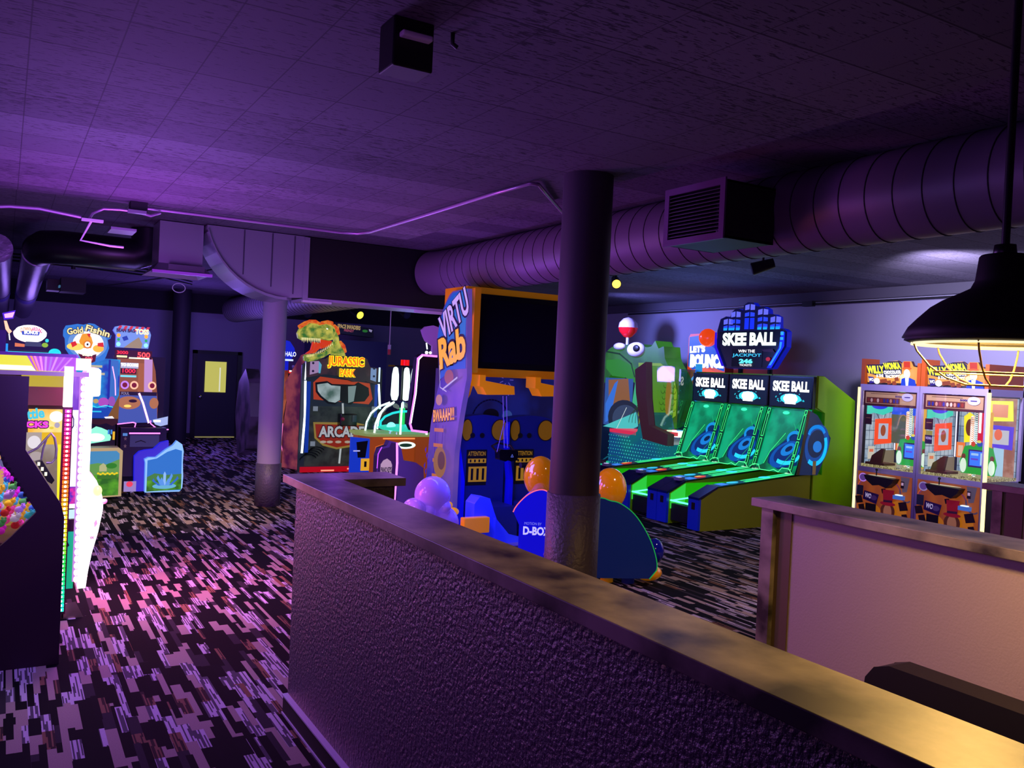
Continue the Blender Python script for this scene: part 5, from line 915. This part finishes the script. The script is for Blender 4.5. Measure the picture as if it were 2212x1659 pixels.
A = fa('gold', -.2, .003); A.slab([(186, 905), (257, 905), (257, 965), (186, 965)], D('#140c24'), .4, D('#0c0818')); A.poly([(186, 906), (262, 904), (262, 914), (250, 920), (236, 914), (220, 918), (186, 912)], D('#6a4218')); A.poly([(190, 945), (192, 932), (206, 926), (214, 921), (226, 924), (240, 930), (248, 944), (246, 952), (194, 960)], E('#90f0d0', 1.2)); A.ell(214, 945, 20, 9, E('#e0ffe8', 1.8)); A.rect(240, 928, 244, 938, E('#3a8ae0', 1)); A.rect(246, 928, 250, 938, E('#3a8ae0', 1)); A.rect(251, 932, 256, 950, E('#f0b820', 1)); A.build('control_deck', t)
t = thing('meadow_print_seat', 'low box with garden meadow print in front of the fish bowl game', 'pedestal', (1.2, 12.4, 0))
A = fa('goldped', 0, .003)
A.slab([(183, 1070), (183, 975), (190, 968), (255, 967), (264, 974), (264, 1073), (183, 1076)], E('#d8b888', .7), .26, D('#c8b090')); A.poly([(184, 1070), (184, 982), (190, 975), (250, 974), (257, 980), (257, 1070)], E('#4a98d0', .8)); A.poly([(184, 1004), (210, 1000), (230, 1003), (257, 992), (257, 1030), (184, 1030)], E('#6aa850', .8)); A.poly([(184, 1026), (257, 1024), (257, 1070), (184, 1072)], mottled('meadow', '#1a6a08', '#58b018', 6, .8)); A.poly([(214, 1018), (214, 1006), (222, 1000), (230, 1006), (230, 1018)], E('#c8c890', .8)); A.ell(240, 1006, 12, 6, E('#2a8a20', .8))
for k in range(9): A.ell(212+k*5, 1022+(k % 2)*2, 3, 2.2, E('#f0d010', 1), 8, keep=True)
A.k += 1; A.rect(210, 1026, 252, 1034, E('#3a7a20', .8)); A.build('print_panel', t)
cst = MB()
for x in (.98, 1.38): cst.tube([(x, 12.42, .035), (x, 12.46, .035)], .03, CHROME, 12)
cst.build('caster', t)
t = thing('toss_game', 'toss game with striped topper and red number display', 'arcade game', (1.7, 13, 0))
MB().box((1.38, 13.05, 0), (1.98, 13.9, 1.9), mat('toss_cab', '#18102a', .5)).build('cabinet', t)
A = fa('skill', 0, .003)
A.slab([(254, 772), (330, 772), (338, 800), (346, 870), (346, 912), (260, 914)], E('#a05a30', .8), .05, D('#7a4a20')); A.rect(262, 784, 300, 796, E('#c8c8f0', .8)); A.text('TO SCORE', 262, 785, 300, 792, E('#ffffff', 1.8), .08); A.rect(262, 796, 296, 808, E('#38060a', .9)); A.text('1000', 266, 797, 294, 806, E('#ff2a40', 1.5), .02); A.rect(262, 811, 296, 815, E('#70d0f0', 1.3)); A.rect(300, 784, 318, 850, E('#b86838', .8)); A.poly([(312, 775), (330, 775), (332, 850), (314, 850)], E('#d8a0e8', .8))
for x, c in ((272, '#b078f0'), (292, '#ffb090'), (331, '#ffb090')): A.ell(x, 832, 9, 9, E(c, 1.4)); A.ell(x, 832, 5.5, 5.5, E('#801828', .9))
A.rect(262, 846, 342, 854, E('#180c28', .9)); A.text('FOUL', 265, 847, 282, 853, E('#a898c0', .8), .02); A.poly([(262, 854), (342, 854), (345, 912), (260, 914)], E('#4a60c0', .8)); A.ell(282, 870, 25, 14, E('#c07850', .85)); A.ell(290, 866, 9, 3.5, E('#2a0c20', .9)); A.ell(279, 877, 8, 3, E('#ffd060', 1.2)); A.ell(336, 870, 10, 12, E('#c07850', .85)); A.line([(303, 850), (312, 870), (326, 912)], 4.5, E('#ffb0ff', 2.2)); A.line([(303, 850), (312, 870), (326, 912)], 2, E('#ffffff', 2.5))
A.line([(259, 916), (292, 912), (298, 914), (296, 922), (286, 930), (270, 930)], 2.2, E('#ff80ff', 2)); A.line([(330, 908), (330, 914), (340, 922), (352, 927), (370, 927)], 2.2, E('#ff80ff', 2)); A.poly([(334, 906), (368, 898), (368, 916), (352, 920), (340, 916)], E('#a8b8f0', 1.)); A.rect(336, 906, 352, 911, E('#ffffff', 1.4)); A.build('playfield_panel', t)
A = fa('skill', -.05, .003)
A.slab([(243, 716), (247, 708), (262, 704), (310, 706), (322, 714), (325, 722), (320, 752), (250, 752), (250, 726)], E('#7a9af0', 1.), .1, E('#5a60f0', .9))
for k in range(6): A.poly([(250+k*12, 716), (256+k*12, 705), (262+k*12, 705), (257+k*12, 716)], E('#d83a50', 1), True)
A.k += 1; A.text('BEAN BAG', 250, 711, 290, 719, E('#2a2a60', 1), .05); A.text('TOSS', 290, 710, 320, 722, E('#f0e8c0', 1.3), .06)
for x in (255, 314): A.ell(x, 726, 4, 4, E('#ff9020', 1.8)); A.ell(x, 735, 3, 3, E('#20b060', 1)); A.ell(x, 745, 4.5, 4.5, E('#80e0ff', 1.8))
A.poly([(262, 730), (272, 726), (276, 734), (266, 738)], E('#2040b0', 1)); A.poly([(266, 752), (284, 738), (298, 728), (306, 742), (304, 752)], E('#a89078', .9)); A.rect(248, 757, 328, 775, E('#3a080c', .9)); A.text('500', 296, 760, 324, 772, E('#ff4848', 1.7), .03); A.text('3000', 252, 759, 276, 766, E('#ff2838', 1.4), .03); A.rect(252, 769, 274, 773, E('#fff0a0', 1.6)); A.rect(278, 772, 322, 775, E('#f8ffd0', 1.6)); A.build('topper', t)
A = fa('skill', -.25, .003); A.slab([(268, 925), (368, 925), (370, 1030), (268, 1030)], D('#20103a'), .3, D('#140a24')); A.rect(286, 935, 354, 938, E('#ff78f8', 2.2)); A.rect(288, 940, 352, 966, E('#3a3470', .7)); A.line([(300, 956), (312, 952), (322, 956)], 2, D('#101020'))
for y in (948, 964): A.poly([(278+4*math.cos(k*2*math.pi/10-math.pi/2)*(1 if k % 2 == 0 else .45), y+5*math.sin(k*2*math.pi/10-math.pi/2)*(1 if k % 2 == 0 else .45)) for k in range(10)], D('#a0907a'))
A.rect(272, 936, 282, 942, E('#5a90e0', .8)); A.build('control_deck', t)
t = thing('crystal_print_seat', 'low blue lit box with ice crystal print beside the toss game', 'pedestal', (1.9, 12.5, 0))
A = fa('crys', .12, .003); A.slab([(292, 1060), (290, 985), (300, 975), (312, 972), (330, 970), (345, 956), (362, 952), (366, 1060)], E('#3828d8', .9), .1, E('#1a20f0', .8)); A.rect(270, 1038, 296, 1060, E('#a890d8', .8)); A.ell(282, 1044, 7, 6, E('#f04060', 1)); A.build('side_wing', t)
A = fa('crys', 0, .003)
A.slab([(315, 1063), (314, 1000), (312, 992), (320, 988), (336, 988), (356, 972), (372, 962), (380, 952), (392, 960), (396, 975), (395, 1000), (397, 1030), (396, 1055), (390, 1063)], E('#88b8f8', 1.2), .1, E('#5a90f0', 1.)); A.poly([(318, 1060), (318, 994), (338, 990), (360, 976), (378, 970), (392, 974), (393, 1060)], E('#2a78d8', .9)); A.poly([(318, 1030), (334, 1022), (360, 1026), (393, 1024), (393, 1040), (318, 1040)], E('#4a8a48', .8)); A.poly([(318, 1038), (393, 1036), (393, 1058), (318, 1061)], mottled('meadow', '#1a6a08', '#58b018', 6, .8)); A.ell(356, 1050, 26, 6, E('#6ab8e0', .9))
for dx, h_, an in ((0, 32, 0), (-10, 24, -18), (10, 28, 16), (-18, 18, -34), (20, 22, 34), (-5, 20, -8), (6, 18, 8)):
    a = math.radians(an); tx, ty = 356+dx+math.sin(a)*h_*.6, 1050-h_; A.poly([(356+dx*.6-3, 1048), (tx-3, ty+6), (tx, ty), (tx+3, ty+6), (356+dx*.6+3, 1048)], E(random.choice(['#2a68d8', '#5a98f0', '#90c0ff']), .95))
A.build('print_panel', t)
cst = MB()
for x in (1.55, 1.75, 2.15): cst.tube([(x, 12.52, .035), (x, 12.56, .035)], .03, CHROME, 12)
cst.build('caster', t)

# ------------------------------------------------------------------ bottle prize machine
t = thing('prize_machine', 'bright prize machine with rainbow bulb strip and sunburst marquee', 'arcade game', (0, 6.9, 0))
A = fa('prize', 0, .003)
MB().box((-1.3, 6.92, 1.80), (.46, 7.6, 1.90), mat('sunburst_box', '#7a3ab0', .5)).box((-1.3, 7.55, .0), (.44, 7.65, 1.8), mat('machine_back', '#4a3018', .5)).box((-1.3, 6.95, 0), (.40, 7.6, .62), BLK2).build('cabinet', t)
A.slab([(-400, 770), (157, 770), (157, 803), (-400, 803)], E('#e8e020', 1.1), .02)
A.poly([(50, 771), (157, 771), (157, 802), (70, 802)], E('#b048e0', 1.1)); A.poly([(-400, 790), (60, 792), (70, 802), (-400, 802)], E('#fdfde0', 1.3))
for a, b, c in ((56, 72, '#f0a050'), (64, 77, '#ff8ad0'), (76, 82, '#ff90ff'), (88, 88, '#d090ff'), (100, 96, '#b070ff'), (112, 101, '#d890ff'), (128, 108, '#c070ff'), (145, 118, '#d080f8')): A.poly([(a, 771), (a+5, 771), (b+4, 802), (b, 802)], E(c, 1.1), True)
A.k += 1; A.rect(156, 772, 190, 798, E('#ffd8b0', 2)); A.rect(-400, 764, 157, 771, D('#6a3a90')); A.rect(-400, 803, 185, 812, D('#b0a8a0')); A.rect(150, 802, 186, 812, E('#b878e0', 1.)); A.build('sunburst_marquee', t)
# yellow interior
A = fa('prize', .55, .003)
A.rect(40, 800, 158, 850, E('#c8b010', .9)); A.rect(40, 836, 156, 876, D('#7a5030')); A.build('rear_shelf', t); 
A = fa('prize', .1, .003); A.rect(58, 884, 137, 934, mottled('yellow_sign', '#f0b008', '#ffe890', 4, 1.1)); A.ell(118, 900, 15, 12, E('#fff8d0', 1.8)); A.text('Bottle', 26, 884, 92, 907, E('#3ac0d8', 1.2), .04, rot=-8); A.text('BRICKS', 14, 908, 103, 926, D('#48104a'), .12); A.text('BRICKS', 16, 910, 101, 924, E('#e840d8', 1.2), .05); A.ell(120, 918, 6, 6, E('#b8b0c8', .9)); A.ell(108, 924, 5, 3, E('#e8d020', 1)); sgn = A.build('name_board', t)
A = fa('prize', .5, .003); A.rect(40, 934, 137, 1110, mottled('haze_back', '#8a7860', '#c0b0a8', 3, .8)); A.poly([(122, 934), (137, 934), (137, 1090), (126, 1080)], E('#f8e810', 1.1)); A.rect(88, 934, 134, 960, E('#e8b808', 1.)); A.ell(72, 955, 14, 14, E('#e8e0e8', 1.)); A.ell(78, 985, 14, 10, E('#b8a8a8', .9)); A.build('back_scene', t)
A = fa('prize', .3, .003); hz_ = MB()
kx = 7.2/5.9
def np_(x, y, Y=7.1): k = Y/5.9; return (.240*k+(x-100)*.00248*k, Y, 1.93+(1.245-1.93)*k-(y-1000)*.00282*k)
hz_.tube([np_(60, 978), np_(80, 968), np_(100, 945), np_(108, 936), np_(116, 946), np_(121, 970), np_(120, 990), np_(112, 1000), np_(100, 1000)], .009, mat('hose_silver', '#b8b8c0', .3, .7), 8).tube([np_(98, 950), np_(92, 970), np_(89, 992)], .007, mat('hose_silver'), 8); hz_.build('hose', t)
MB().prism([tuple(np_(x, y)[i] for i in (0, 2)) for x, y in ((76, 995), (90, 992), (118, 1034), (112, 1042), (102, 1036))], 'Y', 7.0, 7.1, BLACK).build('nozzle_block', t)
for k in range(3): q = np_(84+k*8, 1002+k*11, 6.99); MB().box((q[0]-.008, 6.985, q[2]-.012), (q[0]+.008, 7.0, q[2]+.012), E('#fff0d0', 1.6)).build('indicator', t)
# corner posts with bulbs
cp = MB().box((.372, 6.88, .04), (.435, 6.93, 1.53), mat('post_red', '#5a0a30', .4)).build('corner_post', t)
cols = ['#ff40c8', '#ff30a0', '#ff2868', '#ff2a40', '#ff4a20', '#ff7a18', '#ffa818', '#ffd030', '#e8f030', '#78f030', '#28e850', '#18e878', '#18e8a0', '#20e8c8']
for k in range(46):
    z = 1.50-k*.0317; f = k/45*(len(cols)-1); c = cols[min(int(f+.5), len(cols)-1)]
    MB().box((.385, 6.865, z-.012), (.425, 6.88, z+.012), E(c, 1.6)).ball((.405, 6.866, z), .0095, E('#ffffff', 1.8) if k % 1 == 0 else E(c, 3), 8, 6).build('bulb', cp)
MB().box((.372, 6.87, 1.53), (.43, 6.93, 1.82), E('#fff4e8', 2)).build('upper_tube', t)
A = fa('prize', .02, .003); A.rect(150, 812, 166, 885, mottled('purple_rays', '#7a30d0', '#c070ff', 5, .9, stretch=(3, 1, .6))); A.rect(150, 885, 166, 1100, E('#f8f0ff', 1.6)); A.line([(150, 890), (156, 905), (156, 920), (151, 928)], 2.4, D('#2a0a60')); A.line([(160, 915), (164, 925), (162, 935)], .8, D('#a0a0b0')); A.rect(150, 1052, 166, 1090, mottled('plush_glow', '#3a30c8', '#f830b0', 20, .9)); A.rect(150, 1102, 168, 1122, E('#c0e0ff', 1.2)); A.rect(148, 1124, 172, 1150, D('#3a1030')); A.rect(148, 1150, 168, 1275, mottled('green_door', '#08b850', '#08b0b0', 2, .9)); A.poly([(149, 1165), (157, 1180), (150, 1186)], D('#10104a')); A.build('coin_panel', t)
A = fa('prize', -.02, .003); A.rect(166, 812, 174, 1262, E('#c080d8', 1.2)); 
for k in range(30): A.ell(174, 822+k*15, 5, 7, E('#fff0ff', 2.5), 12, keep=True)
A.build('scalloped_light', t)
A = fa('prize', .0, .003); A.rect(146, 1290, 152, 1340, BLACK); A.poly([(150, 1310), (176, 1306), (196, 1344), (150, 1344)], mat('kick_plate', '#c8a890', .25, .6)); A.build('kick_plate', t)
t = thing('white_glow_game', 'dazzling white lit game edge beside the prize machine', 'arcade game', (.62, 7.75, 0))
A = fa('bottlew', 0, .003)
A.slab([(172, 812), (180, 796), (200, 797), (206, 802), (206, 853), (203, 857), (190, 858), (189, 1020), (205, 1038), (216, 1062), (222, 1085), (221, 1105), (213, 1150), (201, 1195), (194, 1235), (190, 1272), (172, 1272)], E('#fff0ff', 2.6), .4, E('#ff9ae0', 1.8)); A.poly([(205, 1140), (203, 1130), (208, 1122), (211, 1132)], E('#f0a0e0', 1.2)); A.text('W', 195, 1158, 205, 1165, E('#d060c0', 1), .05); A.build('glowing_side', t)
bl = MB(); bl.ball((.69, 7.72, .80), (.035, .05, .045), E('#fff0a0', 1.6)).ball((.74, 7.66, .72), .022, WHITE); bl.build('side_knob', t)

# ------------------------------------------------------------------ near crane machine, its dark side toward us
t = thing('crane_machine', 'dark sided crane machine at the left edge holding colourful plush prizes', 'arcade game', (-.3, 5.9, 0))
cs_ = mat('crane_side', '#241026', .55, em='#1a0618', es=.06)
def nn(x, y): return (.240+(x-100)*.00248, 1.245-(y-1000)*.00282)
outl = [nn(*p) for p in [(-260, 813), (57, 815), (55, 972), (136, 1091), (150, 1130)]]+[(.375, .02), (-.60, .02)]
arm = [nn(*p) for p in [(-260, 813), (57, 815), (55, 972), (136, 1091), (144, 1120), (144, 1441), (-260, 1441), (-260, 1330), (0, 1183), (30, 1158), (83, 1106), (32, 1029), (10, 1005), (0, 975), (-6, 950), (-260, 940)]]
MB().prism(arm, 'Y', 5.9, 5.94, cs_).build('side_panel', t)
q = [nn(*p) for p in ((-260, 940), (-6, 950), (0, 975), (83, 1106), (0, 1183), (-260, 1330))]
MB().prism(q, 'Y', 5.92, 5.923, glass('clear_pane', a=.07)).build('side_window', t)
MB().box((-.65, 6.55, .02), (.06, 6.6, 1.72), D('#2a1a14')).box((.06, 6.55, .02), (.26, 6.6, 1.0), D('#2a1a14')).box((-.65, 5.95, .70), (.24, 6.55, .76), D('#5a3a1a')).box((-.65, 5.95, .02), (.35, 6.55, .06), BLK2).build('interior', t)
A = Art((-.65, 6.54, 1.4), (.01, 0, 0), (0, 0, -.01), (0, -1, 0)); A.rect(0, 0, 71, 60, E('#e0a860', .9)); A.rect(0, 20, 71, 26, E('#6a6aa0', .8)); A.rect(0, 40, 90, 92, mottled('gold_lining', '#7a4a20', '#e8c040', 3, .7)); A.build('backdrop', t)
mt = MB()
for k in range(10): a = nn(2+k*7, 978+k*11.2); mt.box((a[0]-.012, 5.885, a[1]-.01), (a[0]+.004, 5.9, a[1]+.01), BLACK)
mt.build('edge_trim', t)
# plush prizes: one built, the others copied, each its own toy
pal = [('pink', '#ff5aa8'), ('magenta', '#e028c0'), ('yellow', '#f0c020'), ('red', '#c82828'), ('green', '#50a850'), ('lilac', '#c088e0'), ('white', '#e8e0e8'), ('blue', '#4068d8'), ('turquoise', '#48c8c8')]
for ci, (cn, cc) in enumerate(pal):
    m_ = mat('plush_'+cn, cc, .9, em=cc, es=.18); first = None  # toy colour also glows, standing in for light inside the machine
    spots = []
    for k in range(7):
        j = ci*7+k; u = (j*37 % 63)/63; v = (j*23 % 63)/63
        x = -.14+u*.34; y = 6.0+((j*11) % 7)*.05; z = .80+v*(.32-abs(x-.02)*.5)
        spots.append((x, y, z))
    for s_ in spots:
        if first is None:
            first = thing('plush_toy', 'small %s plush toy in the heap of prizes inside the left crane machine' % cn, 'plush toy', s_, 0, '%s plush toys in the prize heap' % cn)
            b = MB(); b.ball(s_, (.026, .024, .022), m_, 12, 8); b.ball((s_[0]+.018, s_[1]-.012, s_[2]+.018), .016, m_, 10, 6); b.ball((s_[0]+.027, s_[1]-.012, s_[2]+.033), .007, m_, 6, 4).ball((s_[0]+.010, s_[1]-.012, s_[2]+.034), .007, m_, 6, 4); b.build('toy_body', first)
        else:
            c = copy_tree(first); c.location = s_; c.rotation_euler = (0, 0, random.uniform(-1.5, 1.5))
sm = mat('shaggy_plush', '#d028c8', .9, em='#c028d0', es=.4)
for x, z, nm in ((.06, 1.15, 'shaggy magenta plush ball on top of the prize heap'), (-.04, 1.2, 'shaggy magenta plush ball at the left of the prize heap')):
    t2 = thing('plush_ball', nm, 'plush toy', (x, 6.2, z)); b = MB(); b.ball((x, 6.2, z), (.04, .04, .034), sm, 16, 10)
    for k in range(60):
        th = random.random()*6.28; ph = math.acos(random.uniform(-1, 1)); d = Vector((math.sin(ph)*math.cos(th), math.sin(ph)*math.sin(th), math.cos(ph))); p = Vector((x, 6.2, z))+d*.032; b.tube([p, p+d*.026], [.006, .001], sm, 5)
    b.build('ball_body', t2)
